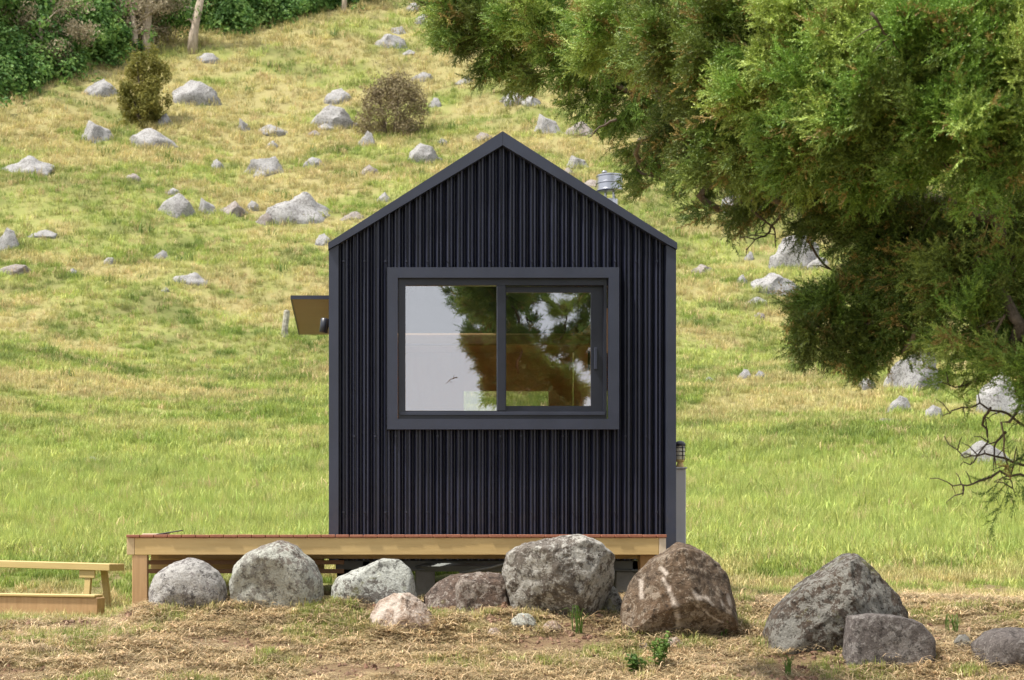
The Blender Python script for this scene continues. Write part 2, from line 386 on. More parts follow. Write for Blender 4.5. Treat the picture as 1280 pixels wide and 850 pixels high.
def zone(x, y):
    """returns sward colour, bare-soil amount, grass height factor"""
    n1 = fbm(x / 9, y / 6, 41, 4); n2 = fbm(x / 2.6, y / 2.0, 47, 4); n3 = fbm(x / .8, y / .6, 53, 4); n4 = fbm(x / 0.25, y / .22, 59, 3)
    col = np.broadcast_to(G_GREEN, x.shape + (3,)).copy()
    m = np.where(y > 34, n2 * .7 + n1 * .3, n3 * .6 + n2 * .4)
    col = lerp(col, G_YEL, ss(.40, .58, m))
    # lush field behind the cabin
    lush = ss(18.5, 22, y) * (1 - ss(33, 40, y))
    col = lerp(col, lerp(np.broadcast_to(G_LUSH, col.shape), G_YEL, ss(.52, .68, n3 * .5 + n2 * .5)), lush * .9)
    # straw on the upper slope and in drifts
    st = ss(.53, .66, fbm(x / 4.5, y / 2.6, 61, 4) + .03 * ss(70, 110, y) + .13 * ss(92, 112, y + (-x) * .35))
    col = lerp(col, G_STRAW, st * ss(32, 50, y) * .62)
    dk = ss(.53, .66, fbm(x / 2.2, y / 1.5, 67, 4)); col = lerp(col, G_DARK, dk * ss(24, 42, y) * .6 * (1 - st))
    tu = ss(.50, .66, fbm(x / .9, y / .7, 69, 3)); col = lerp(col, G_STRAW * .92, tu * ss(36, 55, y) * .28)
    # trampled, dried strip in front of and left of the deck
    fr = (1 - ss(12.6, 14.2, y)); col = lerp(col, np.array((.27, .30, .09)), fr * .75)
    dead = ss(.38, .60, n3 * .45 + n4 * .38 + n2 * .17 + .02); col = lerp(col, G_DEAD, fr * dead * .95)
    midd = (1 - ss(17, 21, y)) * (1 - fr); col = lerp(col, G_STRAW * .9, midd * ss(.44, .58, n3) * .8)
    soil = fr * ss(.56, .70, fbm(x / .7, y / .35, 71, 4) + .10 * np.exp(-((x - 1.0) / 1.0) ** 2 - ((y - 11.55) / .35) ** 2) + .10 * np.exp(-((x - 2.6) / .8) ** 2 - ((y - 10.7) / .3) ** 2) + .06 * np.exp(-((x - 3.6) / 1.) ** 2 - ((y - 10.9) / .3) ** 2))
    soil = np.maximum(soil, ss(.60, .70, fbm(x / .8, y / 1.3, 73, 4) + .05 * ss(-.9, -2.5, x)) * midd * .8)
    soil = np.maximum(soil, .9 * ss(.42, .60, n3) * np.exp(-((x + 4.6) / 1.6) ** 2 - ((y - 23.5) / 2.6) ** 2))
    hgt = 0.6 + 0.8 * n3
    return col, soil, hgt

def build_ground():
    rows = np.concatenate([np.array([-350, -200, -100, -50, -20, -8, 0, 3, 5, 6.5, 7.5, 8.3]), np.arange(8.8, 13.2, .035), np.arange(13.2, 20, .09), np.geomspace(20, 150, 300), np.array([155, 165, 180, 210, 260, 340, 500, 900])])
    cu = np.concatenate([np.array([-6, -3.5, -2, -1.2, -.7]), np.linspace(-.42, .62, 300), np.array([.8, 1.2, 2, 3.5, 6])])
    wid = np.maximum(rows, 9.0)
    X = cu[None, :] * wid[:, None]; Y = np.repeat(rows[:, None], len(cu), 1)
    X[rows < 0] = cu[None, :] * (9 + (-rows[rows < 0])[:, None]) ; X[rows > 150] = cu[None, :] * rows[rows > 150][:, None]
    Z = ground(X, Y); nr, nc = X.shape
    V = np.stack([X, Y, Z], -1).reshape(-1, 3)
    i = np.arange(nr * nc).reshape(nr, nc)
    F = np.stack([i[:-1, :-1], i[:-1, 1:], i[1:, 1:], i[1:, :-1]], -1).reshape(-1, 4)
    me = bpy.data.meshes.new('ground'); me.from_pydata(V.tolist(), [], F.tolist()); me.shade_smooth()
    col, soil, _ = zone(X.ravel(), Y.ravel())
    col = lerp(col * .68, G_SOIL, soil)
    a = me.attributes.new('tint', 'FLOAT_VECTOR', 'POINT'); a.data.foreach_set('vector', col.astype(np.float32).ravel())
    t = NT('pasture_ground'); at = t.n('ShaderNodeAttribute'); at.attribute_name = 'tint'
    v = t.coord('World')
    n = t.noise(v, 9, 6, .7); n2 = t.noise(v, 55, 4, .7)
    c = t.mix(t.ramp(n, [(.35, (0, 0, 0)), (.7, (1, 1, 1))]), at.outputs['Vector'], t.mix(.5, at.outputs['Vector'], (.30, .24, .12)))
    c = t.mix(t.math('MULTIPLY', n2, .5), c, t.mix(.6, c, (.06, .05, .03)))
    t.principled(c, .95, t.bump(t.math('ADD', n, n2), .8, .03), spec=.1)
    me.materials.append(t.m); o = link(bpy.data.objects.new('ground', me))
    tag(o, 'grassy ground rising to a steep rock strewn hillside', 'ground', kind='structure')
build_ground()

# ------------------------------------------------------------------ cabin on its trailer
YF = 12.95                                   # front plane
def fx(px): return (px - VX) * YF / FPX
def fz(py): return CZ + (VY - py) * YF / FPX
XL, XR = fx(411), fx(845); XM = (XL + XR) / 2
ZE, ZP, ZB, YB = fz(304), fz(165), 0.30, 18.4   # eave, peak, cladding bottom, back wall
def roof_z(x): return ZE + (ZP - ZE) * (1 - abs(x - XM) / (XR - XM))

cabin = thing('tiny_house', (XM, YF, 0.0), 'black corrugated metal tiny house with gable roof behind the deck', 'tiny house')
WX0, WX1, WZ0, WZ1 = fx(490), fx(767), fz(531), fz(340)      # hole for the window

def profile(x0, x1, pitch):
    """rib sheet section: (offset along wall, depth out from the pan)"""
    pts = []; x = x0; dp = 0.062; rj = random.Random(int(x0 * 1000))
    while x < x1 - 0.002:
        for dx, d in ((0, dp - .006), (.0165, 0), (.0215, 0), (.0380, dp - .006), (.0405, dp), (.0465, dp), (.0510, dp - .030), (.0595, dp - .030), (.0645, dp), (.0725, dp)):
            if x + dx < x1 - .003: pts.append((x + dx + rj.uniform(-.0012, .0012), d - (rj.uniform(0, .002) if d > 0 else 0)))
        x += pitch
    pts.append((x1, dp - .006)); return pts

def clad_front():
    prof = profile(XL + .065, XR - .065, .0778)
    xs = sorted(set([p[0] for p in prof]))
    V = []; F = []
    def strip(a, b, z0a, z1a, z0b, z1b):
        k = len(V); V.extend([(a[0], 13.030 - a[1], z0a), (b[0], 13.030 - b[1], z0b), (b[0], 13.030 - b[1], z1b), (a[0], 13.030 - a[1], z1a)]); F.append((k, k + 1, k + 2, k + 3))
    for a, b in zip(prof[:-1], prof[1:]):
        top_a, top_b = roof_z(a[0]) - .06, roof_z(b[0]) - .06
        mid = (a[0] + b[0]) / 2
        if WX0 < mid < WX1:
            strip(a, b, ZB, WZ0, ZB, WZ0); strip(a, b, WZ1, top_a, WZ1, top_b)
        else: strip(a, b, ZB, top_a, ZB, top_b)
    o = mesh_obj('cladding', V, F, M['black'], cabin)
    bm = bmesh.new(); bm.from_mesh(o.data); bmesh.ops.remove_doubles(bm, verts=bm.verts, dist=1e-5); bm.to_mesh(o.data); bm.free()
    o['label'] = 'black ribbed metal front wall'
    # fixing screws on every second rib
    rows = [fz(326), fz(545), fz(640)]
    V = []; F = []
    n = int((XR - XL - .13) / .0778)
    for zi, z in enumerate(rows):
        for i in range(zi % 2, n, 2):
            x = XL + .065 + i * .0778 + .0437
            if WX0 - .03 < x < WX1 + .03 and WZ0 - .0 < z < WZ1: continue
            k = len(V)
            for q in range(6):
                an = q * math.pi / 3; V.append((x + .0085 * math.cos(an), 12.958, z + .0085 * math.sin(an)))
            for q in range(6):
                an = q * math.pi / 3; V.append((x + .0085 * math.cos(an), 12.975, z + .0085 * math.sin(an)))
            F.append(tuple(range(k, k + 6))); F.extend([(k + q, k + (q + 1) % 6, k + 6 + (q + 1) % 6, k + 6 + q) for q in range(6)])
    s = mesh_obj('screws', V, F, M['black'], cabin); s['kind'] = 'stuff'
clad_front()

def clad_side(x, sgn, openings):
    V = []; F = []
    prof = profile(13.06, YB - .06, .0778)
    def strip(a, b, z0, z1):
        k = len(V); V.extend([(x + sgn * (a[1] - .063), a[0], z0), (x + sgn * (b[1] - .063), b[0], z0), (x + sgn * (b[1] - .063), b[0], z1), (x + sgn * (a[1] - .063), a[0], z1)]); F.append((k, k + 1, k + 2, k + 3))
    for a, b in zip(prof[:-1], prof[1:]):
        m = (a[0] + b[0]) / 2; done = False
        for y0, y1, z0, z1 in openings:
            if y0 < m < y1:
                if z0 > ZB + .03: strip(a, b, ZB, z0)
                strip(a, b, z1, ZE - .03); done = True
        if not done: strip(a, b, ZB, ZE - .03)
    mesh_obj('cladding', V, F, M['black'], cabin)
LIGHT_DOOR = (14.0, 17.4, .50, 2.30)
clad_side(XL, -1, [LIGHT_DOOR]); clad_side(XR, 1, [(15.0, 17.2, 1.45, 2.2)])  # right wall opening is added to bring daylight into the room
# corner and barge flashings
for s_, x0, x1 in ((-1, XL, XL + .072), (1, XR - .072, XR)):
    prism_xz('corner_flashing', [(x0, ZB - .02), (x1, ZB - .02), (x1, ZE - (.012 if s_ < 0 else .052)), (x0, ZE - (.052 if s_ < 0 else .012))], 12.945, 13.06, M['flash'], cabin)
sl_ = (ZP - ZE) / (XR - XM)
for s_ in (-1, 1):
    xe = XM + s_ * (XR - XM + .004)
    xi = xe - s_ * .076
    prism_xz('barge_flashing', [(xe, ZE), (XM + s_ * .0008, ZP), (XM + s_ * .0008, ZP - .103), (xi, ZE - .008), (xe, ZE - .049)], 12.925, 13.02, M['flash'], cabin)
# roof sheets, hidden left slope gets an added glazed opening to light the room
def roof_piece(name, xa, xb, y0, y1, mat, lo=.07, hi=.008):
    prism_xz(name, [(xa, roof_z(xa) - hi), (xb, roof_z(xb) - hi), (xb, roof_z(xb) - lo), (xa, roof_z(xa) - lo)], y0, y1, mat, cabin)
roof_piece('roof', XM, XR, 13.022, YB + .03, M['black'])
roof_piece('roof', XL, XM, 13.022, 15.6, M['black']); roof_piece('roof', XL, XM, 17.9, YB + .03, M['black'])
roof_piece('roof', XL, XL + .25, 15.602, 17.898, M['black']); roof_piece('roof', XM - .15, XM, 15.602, 17.898, M['black'])
roof_piece('added_roof_pane', XL + .252, XM - .152, 15.604, 17.896, M['clearglass'], .04, .03)
# inner lining of the front wall round the window, floor, back wall with a window, loft
IN0, IN1 = XL + .07, XR - .07
box('wall_lining', IN0, WX0, 13.045, 13.09, .45, ZE - .06, M['ply_in'], cabin)
box('wall_lining', WX1, IN1, 13.045, 13.09, .45, ZE - .06, M['ply_in'], cabin)
box('wall_lining', WX0, WX1, 13.045, 13.09, .45, WZ0, M['ply_in'], cabin)
box('wall_lining', WX0, WX1, 13.045, 13.09, WZ1, ZE - .06, M['ply_in'], cabin)
for y0, y1, z0, z1 in ((13.1, 15.0, .45, ZE - .06), (17.2, YB - .06, .45, ZE - .06), (15.0, 17.2, .45, 1.45), (15.0, 17.2, 2.2, ZE - .06)):
    box('wall_lining', XR - .066, XR - .036, y0, y1, z0, z1, M['ply_in'], cabin)
box('added_side_pane', XR - .034, XR - .026, 15.0, 17.2, 1.45, 2.2, M['clearglass'], cabin, bevel=0)  # added window, out of view, brightens the interior
for y0, y1, z0, z1 in ((13.1, 14.0, .45, ZE - .06), (17.4, YB - .06, .45, ZE - .06), (14.0, 17.4, 2.30, ZE - .06)):
    box('wall_lining', XL + .036, XL + .066, y0, y1, z0, z1, M['ply_in'], cabin)
box('floor', XL + .05, XR - .05, 13.1, YB - .05, .36, .45, M['ply_in'], cabin)
BX0, BX1, BZ0, BZ1 = 1.22, 2.12, 1.15, 2.06
for x0, x1, z0, z1 in ((IN0, BX0, .45, ZE), (BX1, IN1, .45, ZE), (BX0, BX1, .45, BZ0), (BX0, BX1, BZ1, ZE)):
    box('back_wall', x0, x1, YB - .05, YB + .02, z0, z1, M['ply_in'], cabin, bevel=0)
prism_xz('back_gable', [(XL + .01, ZE + .002), (XR - .01, ZE + .002), (XM, ZP - .075)], YB - .05, YB + .02, M['black'], cabin)
box('rear_window_pane', BX0 + .002, BX1 - .002, YB - .02, YB - .012, BZ0 + .002, BZ1 - .002, M['clearglass'], cabin, bevel=0)
box('loft_beam', IN0, IN1, 16.9, 17.02, 2.38, 2.47, M['pine_dark'], cabin)
box('loft_floor', IN0, IN1, 17.03, YB - .06, 2.46, 2.50, M['ply_in'], cabin)
box('kitchen_bench', XR - .68, XR - .08, 15.2, 17.8, .46, 1.36, M['ply_in'], cabin)
# added glazed door in the unseen left wall under the canopy, lets daylight in
dr = box('added_door_frame', XL - .006, XL + .03, 14.0, 14.06, .46, 2.30, M['alu'], cabin)
for y0 in (15.1, 16.22, 17.34): box('added_door_frame', XL - .006, XL + .03, y0, y0 + .06, .46, 2.30, M['alu'], cabin)
for y0 in (14.062, 15.162, 16.282): box('added_door_pane', XL + .008, XL + .014, y0, y0 + 1.036, .47, 2.29, M['clearglass'], cabin, bevel=0)
cz0 = P(365, 374, 13.8).z; cxo = P(365, 374, 13.8).x
cn = box('door_canopy', cxo, XL - .002, 13.8, 16.05, cz0, cz0 + .022, M['ply'], cabin, bevel=.002)
box('canopy_edge', cxo - .006, XL - .002, 13.785, 13.799, cz0 - .001, cz0 + .028, M['flash'], cn, bevel=0)
box('canopy_edge', cxo - .012, cxo - .001, 13.8, 16.05, cz0 - .001, cz0 + .028, M['flash'], cn, bevel=0)
# wall light by the left corner
a = P(404, 416, 13.35); b = P(406.5, 398, 13.35)
wl = tube('wall_light', [a, a + (b - a) * .04, a + (b - a) * .96, b], [.026, .033, .033, .026], M['alu'], cabin, 16)
tube('bracket', [(a + b) / 2, Vector((XL - .001, 13.35, (a.z + b.z) / 2))], [.014, .014], M['alu'], wl, 8)

# window
win = bpy.data.objects.new('window', None); win.location = (0, 0, 0); link(win, cabin); win['label'] = 'two pane sliding window in charcoal frame'
def frame(name, x0, x1, z0, z1, w, y0, y1, mat, parent, wb=None, wt=None, wl_=None, wr=None):
    wb = wb or w; wt = wt or w; wl_ = wl_ or w; wr = wr or w
    o = [(x0, z0), (x1, z0), (x1, z1), (x0, z1)]; i = [(x0 + wl_, z0 + wb), (x1 - wr, z0 + wb), (x1 - wr, z1 - wt), (x0 + wl_, z1 - wt)]
    for k in range(4):
        k2 = (k + 1) % 4
        prism_xz(name, [o[k], o[k2], i[k2], i[k]], y0, y1, mat, parent)
frame('flashing', fx(484), fx(773), fz(537), fz(335), fx(497) - fx(484), 12.915, 12.975, M['flash'], win)
frame('outer_frame', fx(498), fx(758.5), fz(523.5), fz(348), .044, 12.95, 13.03, M['alu'], win, wb=.060, wt=.050, wl_=.052, wr=.022)
box('sill_lip', fx(500), fx(756), 12.935, 12.952, fz(519), fz(515), M['flash'], win, bevel=.001)
lx0, lx1, lz0, lz1 = fx(507), fx(622), fz(513), fz(357)
box('pane', lx0, lx1, 12.972, 12.978, lz0, lz1, M['glass'], win, bevel=0)
box('mullion', fx(621.5), fx(632), 12.945, 13.02, fz(513.5), fz(356.5), M['alu'], win, bevel=.003)
sash = bpy.data.objects.new('sliding_sash', None); link(sash, win)
frame('rail', fx(632.3), fx(757), fz(513.2), fz(357), .05, 12.99, 13.022, M['alu'], sash, wb=.038, wt=.045, wl_=.006, wr=.102)
box('pane', fx(632.6), fx(741), 13.003, 13.009, fz(508), fz(363), M['glass'], sash, bevel=0)
box('handle', fx(743.5), fx(747), 12.972, 12.99, fz(461), fz(434), M['flash'], sash, bevel=.002)
box('handle', fx(736.5), fx(739), 13.012, 13.03, fz(461), fz(438), M['flash'], sash, bevel=.002)

# flue through the right roof slope
fc = P(762, 229, 15.2)
flue = bpy.data.objects.new('flue', None); link(flue, cabin)
def lathe(name, cx, cy, prof, mat, parent=None, n=24, smooth=True, loc=None):
    V = []; F = []
    for r, z in prof:
        for k in range(n): V.append((cx + r * math.cos(2 * math.pi * k / n), cy + r * math.sin(2 * math.pi * k / n), z))
    for i in range(len(prof) - 1):
        for k in range(n): F.append((i * n + k, i * n + (k + 1) % n, (i + 1) * n + (k + 1) % n, (i + 1) * n + k))
    F.append(tuple(range(n - 1, -1, -1))); F.append(tuple(range((len(prof) - 1) * n, len(prof) * n)))
    o = mesh_obj(name, V, F, mat, parent, smooth, loc)
    if smooth:
        o.data.set_sharp_from_angle(angle=R(35))
    return o
pr = .118; zc = fc.z
lathe('cowl', fc.x, 15.2, [(.07, zc - .085), (pr - .008, zc - .078), (pr, zc - .07), (pr, zc - .062), (pr - .004, zc - .058), (pr - .004, zc - .012), (pr + .003, zc - .008), (pr + .003, zc + .004), (pr - .004, zc + .008), (pr - .004, zc + .05), (pr, zc + .054), (pr, zc + .066), (.05, zc + .082), (.004, zc + .086)], M['steel'], flue, 32)
lathe('cap_knob', fc.x - .045, 15.2, [(.02, zc + .07), (.026, zc + .095), (.016, zc + .108), (.003, zc + .11)], M['steel'], flue, 12)
for k in range(4):
    an = k * math.pi / 2 + .5; box('cowl_strut', fc.x + .05 * math.cos(an) - .006, fc.x + .05 * math.cos(an) + .006, 15.2 + .05 * math.sin(an) - .006, 15.2 + .05 * math.sin(an) + .006, zc - .16, zc - .07, M['steel'], flue, bevel=.001)
lathe('pipe', fc.x, 15.2, [(.075, roof_z(fc.x) - .1), (.075, zc - .145), (.05, zc - .14)], M['steel'], flue, 24)
lathe('flashing_cone', fc.x, 15.2, [(.17, roof_z(fc.x) - .10), (.15, roof_z(fc.x) + .02), (.085, roof_z(fc.x) + .16), (.076, roof_z(fc.x) + .17)], M['steel'], flue, 24)

# cabinet and lantern on the right side wall
cb = box('meter_cabinet', XR + .001, P(857.5, 600, 14.0).x, 14.0, 14.5, P(850, 681, 14).z, P(850, 586, 14).z, M['greybox'], cabin, bevel=.006)
box('cabinet_lid', XR + .001, P(858.6, 600, 14.0).x, 13.985, 14.515, P(850, 586, 14).z + .0005, P(850, 584, 14).z, M['greybox'], cb, bevel=.002)
ltx = P(851.5, 600, 14.1).x; ltz = P(850, 584, 14).z
lt = bpy.data.objects.new('lantern', None); link(lt, cabin); lt['label'] = 'small caged lantern above the grey cabinet'
lathe('base', ltx, 14.15, [(.03, ltz), (.034, ltz + .01), (.022, ltz + .045), (.036, ltz + .055), (.036, ltz + .07)], M['oldpine'], lt, 16)
lathe('glass', ltx, 14.15, [(.034, ltz + .071), (.038, ltz + .1), (.038, ltz + .17), (.032, ltz + .18)], M['lampglass'], lt, 16)
lathe('cap', ltx, 14.15, [(.046, ltz + .181), (.046, ltz + .197), (.03, ltz + .215), (.01, ltz + .222)], M['alu'], lt, 16)
for k in range(4):
    an = k * math.pi / 2 + .4; tube('cage_bar', [(ltx + .043 * math.cos(an), 14.15 + .043 * math.sin(an), ltz + .065), (ltx + .043 * math.cos(an), 14.15 + .043 * math.sin(an), ltz + .185)], [.004, .004], M['alu'], lt, 6)
for zz in (.10, .135, .165):
    ring = [(ltx + .044 * math.cos(q * math.pi / 6), 14.15 + .044 * math.sin(q * math.pi / 6), ltz + zz) for q in range(13)]
    tube('cage_ring', ring, [.003] * 13, M['alu'], lt, 5)
box('wall_arm', XR + .001, ltx - .0, 14.14, 14.16, ltz + .19, ltz + .2, M['alu'], lt, bevel=.001)

# trailer under the floor
ch = bpy.data.objects.new('trailer_chassis', None); link(ch, cabin); ch['label'] = 'galvanised steel trailer chassis under the floor'
for x in (XL + .28, XR - .28): box('rail', x - .03, x + .03, 13.05, YB - .1, .20, .298, M['galv'], ch)
for y in (13.05, 14.6, 16.2, 17.6): box('cross_member', XL + .05, XR - .05, y, y + .05, .228, .295, M['galv'], ch)
cpx = P(648, 706, 12.62)
for sx, x0 in ((-1, XL + .45), (1, XR - .45)):
    tube('drawbar', [Vector((x0, 13.2, .245)), Vector((cpx.x + sx * .03, 12.66, cpx.z - .02))], [.032, .032], M['galv'], ch, 4, smooth=False)
tube('coupling', [cpx + Vector((0, .10, -.02)), cpx + Vector((-.01, .0, -.01)), cpx + Vector((-.03, -.06, .015))], [.03, .04, .025], M['galv'], ch, 10)
tube('handbrake_lever', [cpx + Vector((-.42, .1, -.06)), cpx + Vector((-.2, .04, -.02)), cpx + Vector((-.06, .02, .02)), cpx + Vector((.0, .0, .035))], [.010, .011, .013, .01], M['galv'], ch, 8)
for px0, px1, py0 in ((518, 545, 711), (767, 796, 712)):
    a = P(px0, py0, 13.1); b = P(px1, py0, 13.1)
    g = gz(a.x, 13.1)
    box('stand_plate', a.x - .03, b.x + .03, 13.02, 13.2, a.z - .012, a.z, M['galv'], ch, bevel=.002)
    box('support_block', a.x + .01, b.x - .01, 13.05, 13.19, g - .05, a.z - .013, M['concrete'], ch, bevel=.006)
for y in (15.6, 16.3):
    for x in (XL + .14, XR - .14):
        g = .0
        w = bpy.data.objects.new('wheel', None); link(w, ch)
        V, F = tube_data([(x - .09, y, .22), (x - .085, y, .22), (x + .085, y, .22), (x + .09, y, .22)], [.2, .23, .23, .2], 24); mesh_obj('tyre', V, F, M['rubber'], w)
        V, F = tube_data([(x - .097, y, .22), (x + .097, y, .22)], [.13, .13], 16); mesh_obj('rim', V, F, M['galv'], w)

# ------------------------------------------------------------------ deck
YD = 12.46
def dx(px): return (px - VX) * YD / FPX
def dz(py): return CZ + (VY - py) * YD / FPX
DT, DP, DF = dz(668.2), dz(672.2), dz(693.5)
deck = thing('timber_deck', (dx(158), YD, 0), 'low pine deck with red brown boards in front of the black house', 'deck')
x = dx(158); k = 0
while x < dx(833) - .03:
    w = .0945
    x1 = min(x + w, dx(833))
    yb = 12.90 if x1 > XL - .005 else 17.2
    j = random.uniform(-.004, .004)
    box('deck_board', x, x1, YD - .012 + j, yb, DP + .0015, DT + random.uniform(-.0015, .001), M['deck'], deck, bevel=.003)
    x += .1
fas = box('fascia', dx(168.3), dx(823.7), YD, YD + .045, DF, DP, M['pine_x'], deck, bevel=.003)
box('side_fascia', dx(158.5), dx(168), YD, 17.2, DF, DP, M['pine_y'], deck, bevel=.003)
box('side_fascia', dx(824), dx(832.5), YD - .001, 12.9, DF - .0, DP, M['endgrain'], deck, bevel=.002)
for xx in np.arange(dx(168) + .4, dx(824) - .1, .45):
    yb = 12.88 if xx > XL - .05 else 17.15
    box('joist', xx - .022, xx + .022, YD + .047, yb, DF + .004, DP, M['pine_y'], deck)
for y in (13.4, 14.9, 16.4): box('bearer', dx(168) + .01, XL - .08, y, y + .045, DF - .145, DF + .002, M['pine_x'], deck)
box('bearer', dx(190), dx(823), 12.86, 12.895, DF - .03, DF + .002, M['pine_x'], deck)
for z in (.30, .235): box('brace_slat', dx(178), dx(430), 12.80, 12.82, z - .032, z - .0, M['pine_dark'], deck, bevel=.002)
for px, y0 in ((165, YD + .004), (165, 14.9), (165, 17.0), (806, 12.66)):
    xx = dx(px); g = gz(xx + .05, y0 + .05)
    box('post', xx, xx + .108, y0, y0 + .1, g - .12, DF - .001, M['pine_z'], deck, bevel=.004)
# the dark strip left lying on the deck
a = P(186, 667.6, 13.3); b = P(226, 664, 13.3)
st = thing('metal_offcut', (a.x, 13.3, DT), 'thin dark grey metal offcut lying on the left end of the deck', 'offcut')
box('sheet', P(196, 0, 13.3).x, P(228, 0, 13.3).x, 13.25, 13.38, DT + .022, DT + .028, M['flash'], st, bevel=.001, rot=Matrix.Rotation(R(-9), 3, 'Y'))
box('batten', P(178, 0, 13.3).x, P(212, 0, 13.3).x, 13.29, 13.33, DT + .001, DT + .017, M['endgrain'], st, bevel=.002)

# ------------------------------------------------------------------ bench and low timber to the left
YBN = 16.0
bx = lambda px: (px - VX) * YBN / FPX
bz = lambda py: CZ + (VY - py) * YBN / FPX
bench = thing('garden_bench', (bx(141), YBN, bz(750)), 'plain pine bench with splayed legs at the left edge', 'bench')
for i in range(2):
    y0 = YBN - .02 + i * .135
    box('seat_board', bx(-190), bx(137), y0, y0 + .13, bz(712) - .012, bz(705), M['oldpine'], bench, bevel=.004)
for lx in (100, -150):
    gg = gz(bx(lx), YBN + .1)
    for s_, yy in ((-1, YBN + .02), (1, YBN + .22)):
        dxl = .06 if s_ > 0 else -.02
        V = [];
        x0 = bx(lx) + (-.012 if s_ < 0 else .02); w = .062
        t_ = bz(712) + .008
        xb = x0 + (.0 if s_ < 0 else .05)
        y1 = yy + s_ * .05
        V = [(x0, yy, t_), (x0 + w, yy, t_), (x0 + w, yy + .035, t_), (x0, yy + .035, t_), (xb, y1, gg - .1), (xb + w * .9, y1, gg - .1), (xb + w * .9, y1 + .035, gg - .1), (xb, y1 + .035, gg - .1)]
        mesh_obj('leg', V, [(0, 1, 2, 3), (7, 6, 5, 4), (0, 4, 5, 1), (1, 5, 6, 2), (2, 6, 7, 3), (3, 7, 4, 0)], M['oldpine'], bench)
    box('cleat', bx(lx) - .07, bx(lx) + .1, YBN + .0, YBN + .02, bz(712) - .085, bz(712) + .008, M['oldpine'], bench)
bench.rotation_euler = (0, R(1.3), R(-24))
a = P(0, 747, 14.4)
sleeper = thing('timber_sleeper', (P(128, 0, 14.4).x, 14.4, gz(P(60, 0, 14.4).x, 14.4)), 'long low timber lying in the grass in front of the bench', 'timber')
box('beam', P(-230, 0, 14.4).x, P(124, 0, 14.4).x, 14.35, 14.55, a.z - .2, a.z - .0, M['pine_z'], sleeper, bevel=.006)
box('cap_board', P(-230, 0, 14.4).x, P(121, 0, 14.4).x, 14.335, 14.565, a.z + .001, a.z + .022, M['oldpine'], sleeper, bevel=.004)

sleeper.rotation_euler = (0, R(.6), R(-9))

